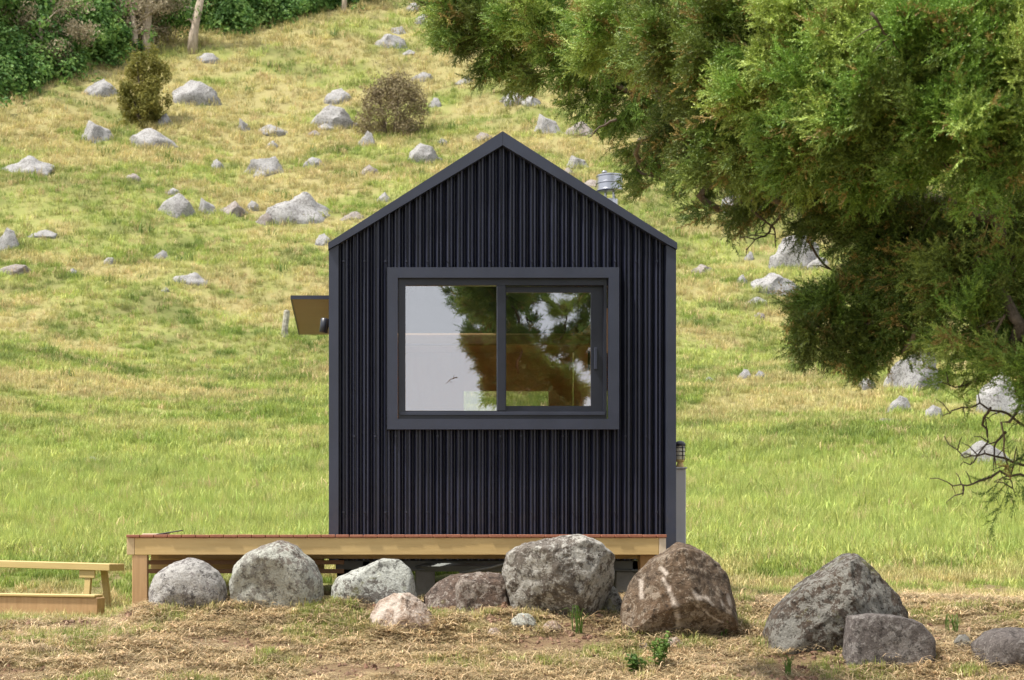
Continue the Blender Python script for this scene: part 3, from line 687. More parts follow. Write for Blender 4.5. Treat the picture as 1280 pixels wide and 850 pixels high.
# ------------------------------------------------------------------ boulders
def rock_from_outline(name, pts, d, depth, mat, label, seed, cuts=(), rough=.05, sub=5, back=1.0, veins=()):
    """outline (photo pixels at distance d) gives the front silhouette; depth, facets and pitting are modelled"""
    q = [((p[0] - VX) / FPX * d, CZ + (VY - p[1]) / FPX * d) for p in pts]
    cx = (min(a[0] for a in q) + max(a[0] for a in q)) / 2; cz = sum(a[1] for a in q) / len(q)
    pa = np.array(q); seg0 = pa; seg1 = np.roll(pa, -1, 0)
    def rad(th):
        dx_, dz_ = math.cos(th), math.sin(th); best = 0
        for (ax, az), (bx_, bz_) in zip(seg0, seg1):
            ex, ez = bx_ - ax, bz_ - az; den = dx_ * ez - dz_ * ex
            if abs(den) < 1e-12: continue
            tt = ((ax - cx) * ez - (az - cz) * ex) / den; u = ((ax - cx) * dz_ - (az - cz) * dx_) / den
            if tt > 0 and -1e-6 <= u <= 1 + 1e-6: best = max(best, tt)
        return best
    tab = np.array([rad(2 * math.pi * k / 360) for k in range(360)])
    tab = np.convolve(np.concatenate([tab[-4:], tab, tab[:4]]), np.hanning(9) / np.hanning(9).sum(), 'valid')
    bm = bmesh.new(); bmesh.ops.create_icosphere(bm, subdivisions=sub, radius=1)
    ext = max(max(a[0] for a in q) - min(a[0] for a in q), max(a[1] for a in q) - min(a[1] for a in q)) / 2
    cl = [(Vector(n).normalized(), o) for n, o in cuts]
    for v in bm.verts:
        n = v.co.normalized(); th = math.atan2(n.z, n.x) % (2 * math.pi); f = th / (2 * math.pi) * 360; k = int(f) % 360; fr = f - int(f)
        r = tab[k] * (1 - fr) + tab[(k + 1) % 360] * fr; s_ = math.hypot(n.x, n.z)
        pr_ = s_ ** .72
        p = Vector((r * math.cos(th) * pr_, depth * math.copysign(abs(n.y) ** .8, n.y) * (back if n.y > 0 else 1), r * math.sin(th) * pr_))
        for cn_, o in cl:
            e = Vector((p.x / ext, p.y / depth, p.z / ext)).dot(cn_) - o
            if e > 0: p -= Vector((cn_.x * ext, cn_.y * depth, cn_.z * ext)) * e * .9
        sp = p * (1.6 / ext) + Vector((seed * 7.1, seed * 3.3, seed))
        dsp = (mnoise.fractal(sp, .9, 2.1, 5) * rough * .8 + abs(mnoise.noise(sp * .8)) * -rough * .5) * ext
        dsp -= max(0.0, .16 - abs(mnoise.noise(sp * 1.1 + Vector((5, 1, 2))))) * .10 * ext * (rough / .05)
        dsp += (mnoise.noise(sp * 4.5) * .022 + mnoise.noise(sp * 11) * .011) * ext
        p += n * dsp
        v.co = p
    if veins:
        vals = []
        for v in bm.verts:
            best = 0.0
            if v.co.y < depth * .4:
                wob = Vector((mnoise.noise(v.co * 9) * .016, 0, mnoise.noise(v.co * 9 + Vector((3, 3, 3))) * .016))
                X_, Z_ = cx + v.co.x + wob.x, cz + v.co.z + wob.z
                for pl, wd in veins:
                    q2 = [((p_[0] - VX) / FPX * d, CZ + (VY - p_[1]) / FPX * d) for p_ in pl]; w2 = wd * .72 / FPX * d * (.65 + .7 * abs(mnoise.noise(v.co * 14)) * 1.6)
                    for (ax, az), (bx_, bz_) in zip(q2[:-1], q2[1:]):
                        L2 = (bx_ - ax) ** 2 + (bz_ - az) ** 2; u = max(0, min(1, ((X_ - ax) * (bx_ - ax) + (Z_ - az) * (bz_ - az)) / L2))
                        dist = math.hypot(X_ - ax - u * (bx_ - ax), Z_ - az - u * (bz_ - az))
                        best = max(best, max(0, min(1, (w2 - dist) / (w2 * .6) )))
            vals.append(best)
    o = bm_obj(name, bm, mat, smooth=True); o.location = (cx, d, cz)
    if veins:
        at = o.data.attributes.new('vein', 'FLOAT', 'POINT'); at.data.foreach_set('value', vals)
    o.data.set_sharp_from_angle(angle=R(48))
    return tag(o, label, 'boulder', 'boulders in front of the deck')

RK = {}
RK['grey'] = m_rock('grey_speckled_rock', (0.294, 0.276, 0.266), (0.133, 0.117, 0.114), (0.413, 0.399, 0.376), .7, pale=(0.503, 0.486, 0.458))
RK['palegreen'] = m_rock('pale_lichen_rock', (0.329, 0.329, 0.299), (0.165, 0.150, 0.131), (0.433, 0.441, 0.389), .8, brown=(0.165, 0.120, 0.097), brown_amt=.1, pale=(0.524, 0.524, 0.479))
RK['lichen'] = m_rock('crusted_lichen_rock', (0.262, 0.244, 0.218), (0.105, 0.096, 0.087), (0.480, 0.496, 0.452), .75, mossy=.35, pale=(0.574, 0.583, 0.540))
RK['pink'] = m_rock('pink_clay_rock', (0.360, 0.274, 0.216), (0.238, 0.166, 0.122), (0.446, 0.374, 0.317), .5, vein=1.6, pale=(0.518, 0.468, 0.418))
RK['mauve'] = m_rock('brown_grey_rock', (0.180, 0.135, 0.115), (0.085, 0.065, 0.055), (0.300, 0.260, 0.225), .35, brown=(0.115, 0.078, 0.058), brown_amt=.3, mossy=.2, pale=(0.400, 0.360, 0.320))
RK['block'] = m_rock('white_crusted_block', (0.251, 0.229, 0.203), (0.105, 0.087, 0.073), (0.417, 0.404, 0.368), .62, brown=(0.090, 0.070, 0.055), brown_amt=.28, pale=(0.503, 0.488, 0.460), scale=.8)
RK['rust'] = m_rock('grey_brown_rock', (0.177, 0.132, 0.095), (0.076, 0.055, 0.041), (0.268, 0.220, 0.171), .35, brown=(0.128, 0.083, 0.051), brown_amt=.3, vein=1.9, pale=(0.366, 0.305, 0.244), scale=.9)
RK['wedge'] = m_rock('dark_lichen_wedge', (0.117, 0.099, 0.085), (0.044, 0.035, 0.029), (0.232, 0.227, 0.204), .60, brown=(0.087, 0.061, 0.044), brown_amt=.25, mossy=.3, pale=(0.319, 0.314, 0.285))
RK['slab'] = m_rock('grey_slab', (0.161, 0.139, 0.131), (0.083, 0.071, 0.066), (0.214, 0.196, 0.184), .4, pale=(0.297, 0.274, 0.250))
RK['hill'] = m_rock('hill_granite', (0.279, 0.269, 0.260), (0.155, 0.144, 0.142), (0.359, 0.353, 0.348), .75, scale=.7, pale=(0.405, 0.399, 0.387))
RK['hillpink'] = m_rock('hill_granite_pinkish', (0.290, 0.249, 0.226), (0.173, 0.144, 0.127), (0.348, 0.318, 0.301), .5, scale=.7, pale=(0.405, 0.387, 0.370))

rock_from_outline('boulder', [(184, 770), (187, 735), (195, 718), (212, 705), (235, 698), (256, 702), (272, 714), (283, 732), (288, 770)], 12.12, .23, RK['grey'], 'half round grey speckled boulder beside the left deck post', 1, rough=.045)
rock_from_outline('boulder', [(288, 775), (286, 728), (292, 708), (306, 692), (326, 681), (350, 676), (372, 683), (392, 700), (404, 722), (407, 775)], 12.10, .27, RK['palegreen'], 'large rounded pale grey boulder, second from the left deck post', 2, cuts=[((-.3, -.8, -.3), .78)], rough=.055)
rock_from_outline('boulder', [(413, 775), (413, 735), (420, 722), (445, 711), (475, 699), (500, 698), (514, 712), (521, 742), (521, 775)], 12.12, .2, RK['lichen'], 'wedge shaped boulder thick with white lichen under the deck middle', 3, cuts=[((.2, -.7, .4), .75)], rough=.05)
rock_from_outline('boulder', [(458, 800), (463, 768), (474, 750), (492, 740), (512, 742), (532, 756), (546, 775), (548, 800)], 11.62, .2, RK['pink'], 'low pinkish stone with a white vein half buried in soil', 4, cuts=[((-.4, -.6, .5), .6), ((.5, -.5, .5), .62)], rough=.06, sub=6, veins=[([(500, 741), (496, 756), (492, 790)], 5), ([(470, 772), (482, 758), (496, 752)], 9), ([(500, 742), (512, 748)], 4)])
rock_from_outline('boulder', [(524, 785), (530, 745), (545, 728), (566, 718), (596, 715), (616, 722), (622, 785)], 12.1, .2, RK['mauve'], 'low mauve brown rock behind the brown block', 5, cuts=[((-.5, -.6, .5), .6)], rough=.05)
rock_from_outline('boulder', [(568, 790), (570, 732), (577, 719), (600, 714), (626, 716), (634, 728), (637, 765), (634, 790)], 11.86, .16, RK['mauve'], 'small brown square rock left of the big white crusted block', 6, cuts=[((0, -1, .1), .66), ((0, -.5, .8), .72)], rough=.05)
rock_from_outline('boulder', [(646, 790), (636, 750), (628, 712), (634, 690), (655, 679), (690, 672), (722, 668), (750, 678), (769, 694), (767, 728), (757, 762), (735, 790)], 11.78, .36, RK['block'], 'biggest squarish grey boulder with white crust in the middle of the row', 7, cuts=[((.25, -.85, .1), .72), ((-.55, -.75, -.2), .70), ((0, -.5, .8), .8), ((.75, -.5, -.3), .75), ((-.2, -.7, -.65), .7)], rough=.04, sub=6)
rock_from_outline('boulder', [(748, 800), (752, 755), (758, 735), (768, 732), (776, 750), (784, 800)], 11.9, .14, RK['wedge'], 'small dark rock wedged between the two largest boulders', 8, rough=.06)
rock_from_outline('boulder', [(772, 815), (778, 758), (792, 722), (815, 700), (838, 684), (852, 677), (872, 684), (896, 704), (913, 725), (922, 760), (918, 790), (905, 815)], 11.5, .36, RK['rust'], 'peaked rust brown boulder with white veins at the deck corner', 9, cuts=[((-.35, -.9, .15), .66), ((.5, -.75, .3), .68), ((.8, -.3, .2), .84), ((.05, -.7, -.6), .72), ((-.75, -.55, .3), .62), ((.35, -.2, .9), .74)], rough=.03, sub=6, veins=[([(823, 722), (832, 744), (838, 766), (845, 790)], 4), ([(797, 725), (799, 745)], 4.5), ([(820, 710), (826, 716)], 4), ([(857, 738), (863, 756)], 3), ([(860, 745), (874, 744), (882, 753)], 3), ([(870, 760), (884, 770), (896, 777)], 2), ([(905, 745), (908, 756)], 5), ([(893, 752), (895, 758)], 3)])
rock_from_outline('boulder', [(955, 830), (960, 788), (968, 765), (998, 735), (1032, 712), (1052, 696), (1068, 691), (1085, 702), (1112, 732), (1136, 766), (1142, 830)], 11.15, .40, RK['wedge'], 'large dark lichen spotted wedge boulder at the right', 10, cuts=[((-.45, -.75, .35), .60), ((.55, -.6, .3), .56), ((.0, -.9, -.3), .74)], rough=.045, sub=6)
rock_from_outline('boulder', [(1050, 845), (1056, 800), (1060, 770), (1085, 766), (1122, 768), (1150, 777), (1167, 800), (1166, 845)], 10.80, .2, RK['slab'], 'flat topped grey slab leaning on the dark wedge boulder', 11, cuts=[((0, -1, .15), .62), ((.2, -.3, .9), .62)], rough=.04)
rock_from_outline('boulder', [(1214, 850), (1220, 805), (1235, 790), (1262, 784), (1295, 786), (1320, 800), (1330, 850)], 10.80, .25, RK['slab'], 'rounded grey boulder at the bottom right edge', 12, rough=.05)
def small_rock(px, py, w, h, d, mat, label, seed, z=None):
    o = rock_from_outline('stone', [(px - w / 2, py + h * .5), (px - w * .48, py - h * .35), (px - w * .2, py - h * .95), (px + w * .15, py - h), (px + w * .45, py - h * .4), (px + w / 2, py + h * .5)], d, w / FPX * d * .4, mat, label, seed, rough=.09, sub=3, cuts=[((-.3, -.7, .5), .6), ((.5, -.4, .5), .62)])
    o['category'] = 'stone'; o['group'] = 'small stones in the soil'
    bm_z = ground(np.array([o.location.x]), np.array([d]))[0]
    o.location.z = bm_z + h * .25 / FPX * d
    return o
for px, py, w, h, mk, lb in ((655, 778, 34, 12, 'palegreen', 'flat whitish stone at the foot of the biggest block'), (690, 785, 26, 10, 'pink', 'pinkish chip right of the flat whitish stone'), (618, 792, 18, 8, 'pink', 'small pinkish chip below the brown square rock'), (806, 812, 22, 9, 'pink', 'pale stone in the soil below the peaked brown boulder'), (842, 806, 28, 10, 'pink', 'wider pale stone in the soil below the white veins'), (1204, 806, 24, 14, 'wedge', 'dark stone between the grey slab and the right edge boulder')):
    dd = np.linspace(9.5, 13, 800); k = np.argmin(np.abs(ground((px - VX) / FPX * dd, dd) - (CZ + (VY - py) / FPX * dd)))
    small_rock(px, py, w, h, float(dd[k]), RK[mk], lb, px * .37)

# rocks on the hillside
def rock_proto(seed, flat):
    bm = bmesh.new(); bmesh.ops.create_icosphere(bm, subdivisions=4, radius=1)
    rr = random.Random(seed)
    cuts = [(Vector((rr.uniform(-1, 1), rr.uniform(-1, 1), rr.uniform(-.2, 1))).normalized(), rr.uniform(.60, .86)) for _ in range(13)]
    for v in bm.verts:
        p = v.co.copy()
        for n, o in cuts:
            e = p.dot(n) - o
            if e > 0: p -= n * e
        sp = p * 1.3 + Vector((seed * 5.3, seed * 2.1, seed))
        p += v.co.normalized() * (mnoise.fractal(sp * 1.6, .9, 2.1, 4) * .10 + mnoise.noise(sp * 7) * .03)
        v.co = p
    xs = [v.co.x for v in bm.verts]; zs = [v.co.z for v in bm.verts]
    sx = 2 / (max(xs) - min(xs)); sz = 1 / max(zs)
    for v in bm.verts: v.co.x *= sx; v.co.z *= sz
    me = bpy.data.meshes.new('hill_rock'); bm.to_mesh(me); bm.free(); me.shade_smooth(); me.set_sharp_from_angle(angle=R(42)); me.materials.append(RK['hill'])
    return me
PROT = [rock_proto(s_, 0) for s_ in (3, 8, 14, 21, 27, 35)]
PROTP = []
for me in PROT:
    m2 = me.copy(); m2.materials[0] = RK['hillpink']; PROTP.append(m2)
HILL = [
 (127,120,46,26,0,'grey rock left of the olive columnar shrub on the hilltop'), (240,131,60,36,1,'pyramid shaped grey rock right of the olive shrub'),
 (258,77,38,13,0,'flat pale rock just below the leaning pale trunk'), (121,177,36,30,2,'slanted wedge rock standing below left of the olive shrub'),
 (193,184,58,26,3,'broad grey rock at the foot of the olive shrub'), (207,158,22,18,0,'small rock right behind the base of the olive shrub'),
 (34,218,60,25,4,'wide pale outcrop near the left edge high on the hill'), (165,226,20,11,10,'small pinkish rock below the olive shrub in brown grass'),
 (6,314,34,30,0,'pale upright rock cut by the left edge'), (50,297,36,11,3,'flat pale rock beside the upright one at the left edge'),
 (14,342,44,12,11,'pinkish flat outcrop lowest at the left edge'), (219,271,46,30,5,'pale block rock leftmost of the cluster on the mid slope'),
 (216,244,24,11,0,'small flat rock on top of the pale block rock'), (260,268,20,23,2,'small upright rock right of the pale block rock'),
 (292,271,34,21,10,'low rounded rock in the middle of the mid slope cluster'), (316,264,16,14,1,'small rock between the rounded rock and the large dome'),
 (377,277,76,39,4,'largest domed boulder on the slope left of the gable'), (331,281,20,16,10,'small pink stone left of the large domed boulder'),
 (333,218,48,27,2,'slanting grey rock above the large domed boulder'), (327,222,24,10,0,'pale shard at the foot of the slanting grey rock'),
 (272,212,18,14,0,'small round pale rock left of the slanting grey rock'), (392,210,26,15,5,'small pale rock right of the slanting grey rock'),
 (340,185,15,10,1,'tiny pale rock above the slanting grey rock'), (343,168,40,14,3,'flat grey rock up left of the brown shrub'),
 (306,164,12,17,2,'small upright stone left of the flat grey rock'), (415,161,54,33,5,'larger grey rock touching the left of the brown shrub'),
 (425,129,42,22,0,'pale rock above the larger one left of the brown shrub'), (410,163,24,9,3,'pale chip at the foot of the rock left of the brown shrub'),
 (487,59,33,21,4,'pale oval rock high above the brown shrub'), (498,43,20,12,2,'darker rock just behind the pale oval rock'),
 (528,31,18,17,1,'upright pale rock high beside the tree foliage'), (518,14,22,13,0,'pale rock at the top edge beside the tree foliage'),
 (510,69,16,8,3,'small flat rock right below the pale oval rock'), (528,102,30,13,5,'flat pale rock above right of the brown shrub'),
 (544,134,18,13,0,'small pale rock right of the brown shrub'), (581,105,22,11,3,'pale flat rock under the leftmost foliage tip'),
 (641,132,32,20,1,'bright pale rock beneath the hanging foliage'), (664,132,22,14,4,'grey rock right next to the bright pale rock'),
 (686,166,27,28,2,'tall grey rock above the gable peak right side'), (722,170,34,20,10,'pinkish rock half behind the foliage above the flue'),
 (530,205,38,27,5,'angular pale rock below right of the brown shrub'), (458,183,23,20,0,'rock at the lower left of the brown shrub'),
 (553,182,13,10,1,'tiny grey rock right of the brown shrub foot'), (604,178,24,14,10,'small pinkish rock left of the gable peak'),
 (722,210,24,18,2,'pale wedge rock right of the gable beyond the roof'), (712,219,16,10,10,'small pale stone below the pale wedge rock by the roof'),
 (742,239,34,16,11,'pinkish rock partly behind the flue'), (480,253,15,13,1,'small pale rock just over the left roof slope'),
 (405,307,24,16,0,'pale rock touching the left eave of the house'), (462,218,20,13,10,'small pinkish rock between the large dome and the roof'),
 (440,275,26,12,11,'pinkish flat rock just left of the roof slope'), (391,170,16,8,10,'little pink stone left of the brown shrub'),
 (880,344,28,15,10,'pinkish rock right of the eave in open grass'), (1000,335,58,46,5,'large upright grey rock beneath the right foliage'),
 (970,367,54,29,4,'pale oval boulder below the large upright grey rock'), (945,381,26,11,3,'small flat pale rock left of the pale oval boulder'),
 (1024,336,32,16,0,'pale rock right of the large upright grey rock'), (937,325,12,11,0,'tiny pale rock left of the large upright grey rock'),
 (928,354,11,11,1,'tiny upright stone left of the pale oval boulder'), (951,400,16,10,10,'small pink stone below the pale oval boulder'),
 (930,268,56,34,4,'grey rock seen through the fringe of the foliage'), (1143,490,58,66,2,'tall leaning pale rock under the right foliage'),
 (1085,487,20,15,1,'small grey rock left of the tall leaning rock'), (1126,516,32,22,0,'low pale rock below the tall leaning rock'),
 (1170,526,24,20,5,'rock right of the low pale rock under the foliage'), (1262,520,64,58,4,'large pale rock at the right edge behind bare twigs'),
 (1240,580,56,30,3,'pale rock lowest at the right edge behind bare twigs'), (1108,531,40,9,11,'flat pinkish outcrop below the low pale rock'),
 (932,473,18,12,0,'left of two small pale stones right of the house'), (951,474,14,11,1,'right of two small pale stones right of the house'),
 (886,478,12,7,3,'tiny pale stone nearest the right wall of the house'), (240,355,40,15,4,'lone flat pale boulder in open grass left of the house'),
 (201,323,19,11,0,'small pale rock above the lone flat boulder'), (137,331,17,10,5,'small pale rock further left above the lone flat boulder'),
 (90,343,13,8,1,'tiny pale stone left of the small pale rocks on the slope'), (207,365,12,7,0,'tiny pale chip below left of the lone flat boulder'),
 (118,578,26,7,3,'flat pale stone in the tall grass behind the bench'),
]
for i, (px, py, w, h, k, lb) in enumerate(HILL):
    p = hit(px, py); s_ = p.y / FPX
    me = (PROTP if k >= 10 else PROT)[k % 10 if k < 10 else (k - 10 + i) % 6]
    o = bpy.data.objects.new('hill_rock', me); link(o)
    hh = h * s_
    o.scale = (w * s_ * .5 * 1.22, w * s_ * .46, hh * .98)
    o.location = (p.x, p.y + w * s_ * .30, p.z + hh * .06)
    o.rotation_euler = (R(random.uniform(-6, 6)), R({2: -24, 1: 4}.get(k, random.uniform(-9, 9))), R(random.choice([0, 180]) + random.uniform(-14, 14)))
    tag(o, lb, 'rock', 'rocks scattered over the hillside')

# fence post far up the slope
p = hit(355.5, 421); s_ = p.y / FPX
V, F = tube_data([(p.x, p.y, p.z - .3), (p.x + .02 , p.y, p.z + 10 * s_), (p.x + 3 * s_, p.y, p.z + 31 * s_), (p.x + 3.2 * s_, p.y, p.z + 33 * s_)], [4.3 * s_, 4.2 * s_, 4.0 * s_, 2.6 * s_], 10)
o = mesh_obj('fence_post', V, F, M['fencepost'], smooth=False, loc=tuple(p)); tag(o, 'weathered grey fence post standing beside the plywood canopy', 'fence post')

# ------------------------------------------------------------------ leafy masses
def leaves(V, F, pts, nrm, size, rng, aspect=.55):
    """one folded diamond leaf at each point"""
    n = len(pts); nrm = nrm + rng.normal(0, .45, (n, 3)); nrm /= np.linalg.norm(nrm, axis=1)[:, None]
    a = np.cross(nrm, rng.normal(0, 1, (n, 3))); a /= np.linalg.norm(a, axis=1)[:, None] + 1e-9
    b = np.cross(nrm, a); s_ = size * rng.uniform(.6, 1.35, (n, 1))
    base = len(V)
    quad = np.stack([pts - a * s_, pts - b * s_ * aspect + nrm * s_ * .12, pts + a * s_ - nrm * s_ * .2, pts + b * s_ * aspect + nrm * s_ * .12], 1)
    V.extend(map(tuple, quad.reshape(-1, 3))); F.extend([(base + 4 * i, base + 4 * i + 1, base + 4 * i + 2, base + 4 * i + 3) for i in range(n)])

def shell(rng, n, c, r, flat=1.0, lo=.55):
    d = rng.normal(0, 1, (n, 3)); d /= np.linalg.norm(d, axis=1)[:, None]
    rad = rng.uniform(lo ** 3, 1, (n, 1)) ** (1 / 3)
    rr = np.array(r if hasattr(r, '__len__') else (r, r, r))
    return np.array(c) + d * rad * rr, d

rng = np.random.default_rng(5)
def shrub(name, px, py, w, h, mat, label, nclump, leaf, trunks, seed, column=False):
    p = hit(px, py); s_ = p.y / FPX; W_, H_ = w * s_, h * s_; rg = np.random.default_rng(seed)
    o = thing(name, tuple(p), label, 'shrub'); V = []; F = []; cs = []
    for i in range(nclump):
        t_ = rg.uniform(.03, 1)
        env = (0.62 + .40 * math.sin(min(t_, .999) * math.pi * .92 + .25)) if column else math.sqrt(max(.05, 1 - (t_ * 1.08 - .42) ** 2 / .46))
        an = rg.uniform(0, 2 * math.pi); rd = math.sqrt(rg.uniform(.1, 1)) * env * W_ * .41
        c = np.array((p.x + rd * math.cos(an) + (t_ - .5) * W_ * .12, p.y + rd * math.sin(an) + W_ * .3, p.z + t_ * H_ * .92))
        r = W_ * rg.uniform(.07, .17); cs.append(c)
        q, d = shell(rg, int(rg.uniform(90, 160)), c, (r, r, r * 1.15), lo=.2); leaves(V, F, q, d + np.array((0, 0, .5)), leaf, rg, .38)
        # ragged shoots
        for k in range(3):
            dr_ = rg.normal(0, 1, 3); dr_[2] = abs(dr_[2]) + .6; dr_ /= np.linalg.norm(dr_)
            q = c + dr_ * np.linspace(.6, rg.uniform(1.5, 3.0), 9)[:, None] * r + rg.normal(0, .02 * W_, (9, 3)) * .4; leaves(V, F, q, np.repeat(dr_[None], 9, 0), leaf * .8, rg, .3)
    f = mesh_obj('foliage', V, F, mat, o); f['kind'] = 'stuff'
    for i in range(trunks):
        c = cs[rg.integers(len(cs))]; b = Vector((p.x + rg.normal(0, .05), p.y + W_ * .3, p.z - .2))
        tube('stem', [b, b.lerp(Vector(c), .5) + Vector((rg.normal(0, .1), 0, .2)), Vector(c)], [.09, .06, .02], M['bark'], o, 6)
    return o
shrub('columnar_shrub', 178, 161, 72, 106, M['olive'], 'upright olive green shrub on the upper left slope', 90, .11, 6, 3, True)
shrub('round_shrub', 489, 174, 112, 84, M['brownshrub'], 'round brownish shrub on the slope above the left roof', 70, .10, 9, 4)

# bush along the top of the hill: a solid far wood
EDGE = [(-120, 165), (0, 128), (60, 104), (130, 80), (200, 62), (300, 44), (400, 14), (470, -6), (560, -30)]
ex = np.array([e[0] for e in EDGE], float); ey = np.array([e[1] for e in EDGE], float)
V = []; F = []
trees_at = []
for i in range(430):
    px = rng.uniform(-120, 540); e_ = np.interp(px, ex, ey); up = rng.uniform(0, 1) ** 1.15 * max(40, e_ + 45)
    py = e_ + 1 - min(up * .25, 25)
    p = hit(px, py, 60); hgt = ((up - min(up * .25, 25)) / FPX * p.y)
    if 140 < px < 275 and up < 75: continue
    r = rng.uniform(.7, 2.0)
    c = np.array((p.x, p.y + rng.uniform(.3, 1.6) + hgt * .12, p.z + r * .35 + hgt))
    q, d = shell(rng, int(125 * r * r), c, (r * 1.1, r, r * .8), lo=.75)
    leaves(V, F, q, d * 1.3 + np.array((0, 0, .5)), .15, rng, .6)
    for kk in range(4):
        cc = c + rng.normal(0, 1, 3) * np.array((r, r * .6, r * .55)); q, d = shell(rng, 30, cc, r * .33, lo=.4); leaves(V, F, q, d + np.array((0, -.2, .6)), .15, rng, .6)
o = mesh_obj('native_bush', V, F, M['forest'], loc=tuple(hit(60, 100))); tag(o, 'dense dark green broadleaf bush along the hilltop at upper left', 'bush', kind='stuff')
# low dark backing growth between the trunks
V = []; F = []
for i in range(150):
    px = rng.uniform(140, 300); p = hit(px, np.interp(px, ex, ey) - 6, 60)
    c = np.array((p.x, p.y + rng.uniform(2.5, 5), p.z + rng.uniform(.2, 5.5)))
    q, d = shell(rng, 60, c, (.9, .7, .8), lo=.4); leaves(V, F, q, d, .17, rng, .6)
o = mesh_obj('shaded_undergrowth', V, F, M['forest'], loc=tuple(hit(220, 52))); tag(o, 'shadowy undergrowth behind the pale trunks at the hilltop', 'undergrowth', kind='stuff')

def hill_tree(px, py, w_px, lean, label, forks, seed, dry=False):
    rg = random.Random(seed); rn = np.random.default_rng(seed)
    p = hit(px, py, 60) + Vector((0, -.9, 0)); p.z = gz(p.x, p.y); s_ = p.y / FPX
    o = thing('hilltop_tree', tuple(p), label, 'tree'); r0 = w_px * s_ / 2
    top = p + Vector((lean * s_, rg.uniform(.5, 1.5), 95 * s_))
    pts = [p - Vector((0, 0, .4)), p + Vector((lean * .15 * s_, 0, 22 * s_)), p + Vector((lean * .5 * s_, .3, 55 * s_)), top]
    tube('trunk', pts, [r0 * 1.25, r0, r0 * .85, r0 * .5], M['palebark'], o, 10)
    V = []; F = []
    for k in range(forks):
        b = pts[1].lerp(pts[2], rg.random()) if k % 2 == 0 else pts[2].lerp(top, rg.random()); e = b + Vector((rg.uniform(-48, 48) * s_, rg.uniform(-.5, 2), rg.uniform(-6, 34) * s_))
        m = b.lerp(e, .5) + Vector((0, 0, rg.uniform(.1, .5)))
        tube('limb', [b, m, e], [r0 * .4, r0 * .25, r0 * .1], M['palebark'], o, 6)
        for j in range(7):
            c = m.lerp(e, rg.uniform(.3, 1.3)) + Vector((rg.gauss(0, .5), rg.gauss(0, .5), rg.gauss(0, .4)))
            q, d = shell(rn, 55, tuple(c), (.75, .7, .5), lo=.2); leaves(V, F, q, d, .12, rn, .4)
    f = mesh_obj('crown', V, F, M['drytwig'] if dry else M['forest'], o); f['kind'] = 'stuff'
hill_tree(184, 62, 11, 6, 'right stem of the twin pale trunks at the hilltop', 9, 1, True)
hill_tree(172, 62, 8, -10, 'left stem of the twin pale trunks at the hilltop', 9, 2, True)
hill_tree(241, 60, 12, 16, 'single pale trunk leaning right at the hilltop', 6, 3)
hill_tree(56, 92, 6, -6, 'dry pale twiggy tree at the top left corner', 9, 4, True)
hill_tree(430, 12, 6, 6, 'thin pale trunk at the top edge left of the foliage', 3, 5)

# ------------------------------------------------------------------ instanced small growth
HID = {}
def source(cname, objs):
    c = bpy.data.collections.new(cname)
    for o in objs: c.objects.link(o)
    HID[cname] = c; return c

def instancer(name, pts, rot, scl, idx, tint, coll, parent=None, loc=None):
    off = Vector((0, 0, 0))
    p = parent
    while p is not None: off += p.location; p = p.parent
    me = bpy.data.meshes.new(name); me.from_pydata((np.asarray(pts) - np.array(off)).tolist(), [], [])
    def at(nm, ty, key, arr):
        a = me.attributes.new(nm, ty, 'POINT'); a.data.foreach_set(key, np.ascontiguousarray(arr).ravel())
    at('rot', 'FLOAT_VECTOR', 'vector', rot.astype(np.float32)); at('scl', 'FLOAT_VECTOR', 'vector', scl.astype(np.float32))
    at('idx', 'INT', 'value', idx.astype(np.int32)); at('tint', 'FLOAT_VECTOR', 'vector', tint.astype(np.float32))
    o = link(bpy.data.objects.new(name, me), parent)
    g = bpy.data.node_groups.new(name + '_scatter', 'GeometryNodeTree')
    g.interface.new_socket('Geometry', in_out='INPUT', socket_type='NodeSocketGeometry'); g.interface.new_socket('Geometry', in_out='OUTPUT', socket_type='NodeSocketGeometry')
    ni = g.nodes.new('NodeGroupInput'); no = g.nodes.new('NodeGroupOutput')
    ip = g.nodes.new('GeometryNodeInstanceOnPoints'); ci = g.nodes.new('GeometryNodeCollectionInfo')
    ci.inputs['Collection'].default_value = coll; ci.inputs['Separate Children'].default_value = True; ci.inputs['Reset Children'].default_value = True
    def na(nm, ty):
        n = g.nodes.new('GeometryNodeInputNamedAttribute'); n.data_type = ty; n.inputs['Name'].default_value = nm; return n.outputs['Attribute']
    e2r = g.nodes.new('FunctionNodeEulerToRotation')
    g.links.new(na('rot', 'FLOAT_VECTOR'), e2r.inputs[0])
    g.links.new(ni.outputs[0], ip.inputs['Points']); g.links.new(ci.outputs[0], ip.inputs['Instance']); ip.inputs['Pick Instance'].default_value = True
    g.links.new(na('idx', 'INT'), ip.inputs['Instance Index']); g.links.new(e2r.outputs[0], ip.inputs['Rotation']); g.links.new(na('scl', 'FLOAT_VECTOR'), ip.inputs['Scale'])
    g.links.new(ip.outputs[0], no.inputs[0])
    md = o.modifiers.new('scatter', 'NODES'); md.node_group = g
    return o

def src_obj(name, V, F, mat):
    me = bpy.data.meshes.new(name); me.from_pydata([tuple(v) for v in V], [], F); me.materials.append(mat); me.shade_smooth()
    return bpy.data.objects.new(name, me)

